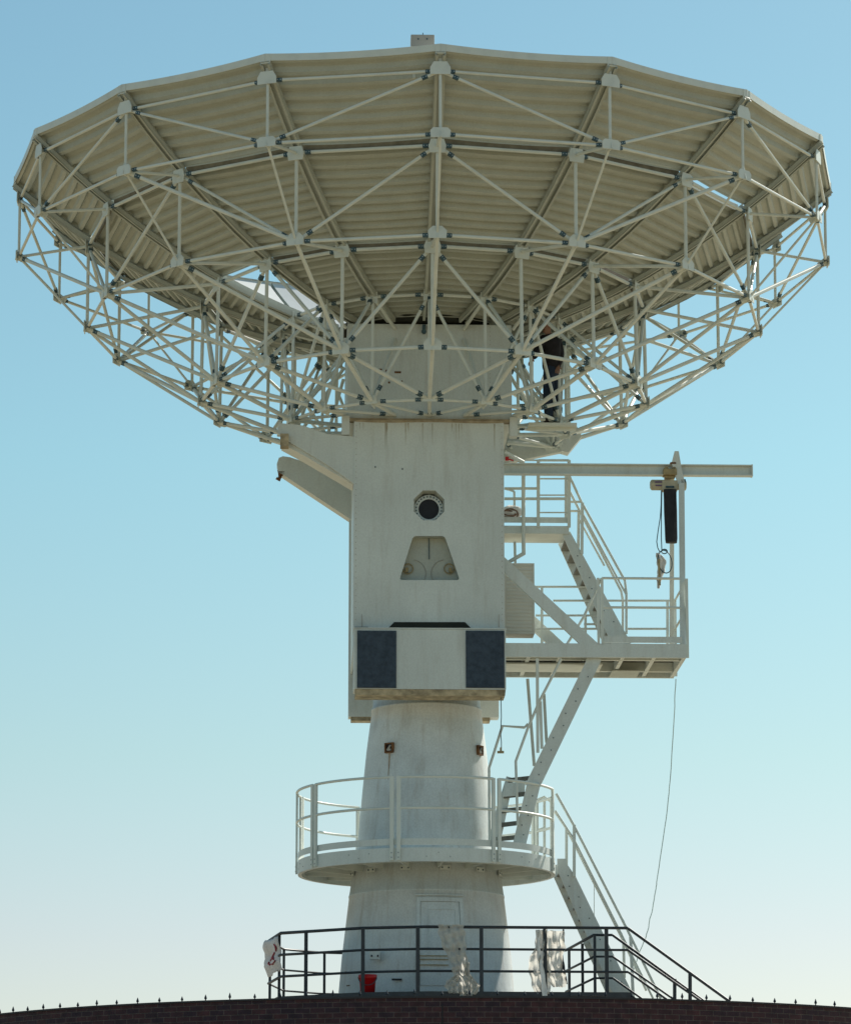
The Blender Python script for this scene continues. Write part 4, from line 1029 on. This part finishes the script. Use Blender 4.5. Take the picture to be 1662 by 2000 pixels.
V_=[B(1077,.95,VPn),B(1077,1.10,VPn),B(1077,1.25,VPn),B(1076,1.38,VPn),B(1073,1.45,VPn),hd-ZH*.04,hd+ZH*.03,hd+ZH*.09,
    B(1062,1.37,VPn-.05),B(1050,1.17,VPn-.12),B(1040,1.02,VPn-.2),
    B(1089,1.35,VPn+.05),B(1094,1.13,VPn+.02),B(1090,.93,VPn-.1),
    B(1072,.80,VPn-.05),B(1070,.46,VPn-.07),B(1071,.09,VPn-.05),B(1064,.035,VPn-.14),
    B(1082,.80,VPn+.05),B(1084,.46,VPn+.06),B(1082,.09,VPn+.1),B(1076,.035,VPn+.02)]
E_=[(0,1),(1,2),(2,3),(3,4),(4,5),(5,6),(6,7),(3,8),(8,9),(9,10),(3,11),(11,12),(12,13),(0,14),(14,15),(15,16),(16,17),(0,18),(18,19),(19,20),(20,21)]
Rr=[.12,.105,.12,.10,.045,.065,.078,.06,.05,.038,.026,.05,.038,.026,.08,.053,.036,.03,.08,.053,.036,.03]
skin_obj('body',V_,E_,Rr,M['skin'],pr_)
g1=.022
skin_obj('jacket',[B(1077,.84,VPn)]+[V_[i] for i in (0,1,2,3,4,8,9,10,11,12,13)],[(0,1),(1,2),(2,3),(3,4),(4,5),(4,6),(6,7),(7,8),(4,9),(9,10),(10,11)],[.15,.165,.16,.175,.15,.07,.088,.075,.05,.088,.075,.05],M['jacket'],pr_)
skin_obj('jeans',[B(1077,1.0,VPn),B(1077,.87,VPn)]+[V_[i] for i in (14,15,16,18,19,20)],[(0,1),(1,2),(2,3),(3,4),(1,5),(5,6),(6,7)],[.13,.13,.10,.09,.075,.10,.09,.075],M['jeans'],pr_)
for a_,b_ in ((16,17),(20,21)): skin_obj('boot',[V_[a_],V_[a_]-ZH*.06,V_[b_],V_[b_]+(V_[b_]-V_[a_])*.25],[(0,1),(1,2),(2,3)],[.05,.05,.043,.035],M['jacket'],pr_)
skin_obj('hair',[hd+ZH*.09+VH*.02,hd+ZH*.04+VH*.045],[(0,1)],[.088,.07],M['hair'],pr_)
# face and hands
m=MB(); fdir=(-VH*.6-UH*.8).normalized(); fs_=fdir.cross(ZH).normalized(); fc=hd+ZH*.02+fdir*.075
m.tube([fc+ZH*.02,fc+fdir*.022-ZH*.012,fc-ZH*.02],[.008,.014,.008],6); m.build('nose',M['skin'],pr_)
for s in (-1,1):
    m=MB(); m.tube([fc+fs_*s*.03+ZH*.022-fdir*.012,fc+fs_*s*.03+ZH*.022+fdir*.001],.009,8); m.build('eye',M['black'],pr_)
    m=MB(); m.tube([hd+fs_*s*.07+ZH*.03,hd+fs_*s*.085+ZH*.01,hd+fs_*s*.072-ZH*.015],[.01,.016,.009],6); m.build('ear',M['skin'],pr_)
m=MB(); m.tube([fc+fs_*.022-ZH*.045-fdir*.008,fc-ZH*.043,fc-fs_*.022-ZH*.045-fdir*.008],.005,5); m.build('mouth',M['maroon'],pr_)
for wi,ei,dd_ in ((10,9,1),(13,12,-1)):
    wr=V_[wi]; d_=(V_[wi]-V_[ei]).normalized(); sx_=d_.cross(ZH).normalized(); sy_=sx_.cross(d_)
    vv=[wr,wr+d_*.05]; ee=[(0,1)]; rr_=[.024,(.034,.017)]
    for i,(off,ln) in enumerate(((-.03,.062),(-.01,.072),(.01,.068),(.03,.055))):
        b0=len(vv); vv+= [wr+d_*.085+sx_*off,wr+d_*(.085+ln*.5)+sx_*off*1.1-sy_*.012,wr+d_*(.085+ln*.8)+sx_*off*1.1-sy_*.034]; ee+=[(1,b0),(b0,b0+1),(b0+1,b0+2)]; rr_+=[.0095,.0085,.0075]
    b0=len(vv); vv+=[wr+d_*.045+sx_*-.045,wr+d_*.075-sx_*.062-sy_*.015]; ee+=[(1,b0),(b0,b0+1)]; rr_+=[.011,.009]
    skin_obj('hand',vv,ee,rr_,M['skin'],pr_,1)
# standing plank for the person
pk=MB(); pk.box(foot+UH*.02-ZH*.03+VH*.0,UH,VH,ZH,.75,.34,.04); pk.box(foot+UH*.02-ZH*.075,UH,VH,ZH,.75,.04,.05)
o=pk.build('foot_plank',M['steel']); tag(o,'short pale plank across the struts under the person\'s boots','plank')
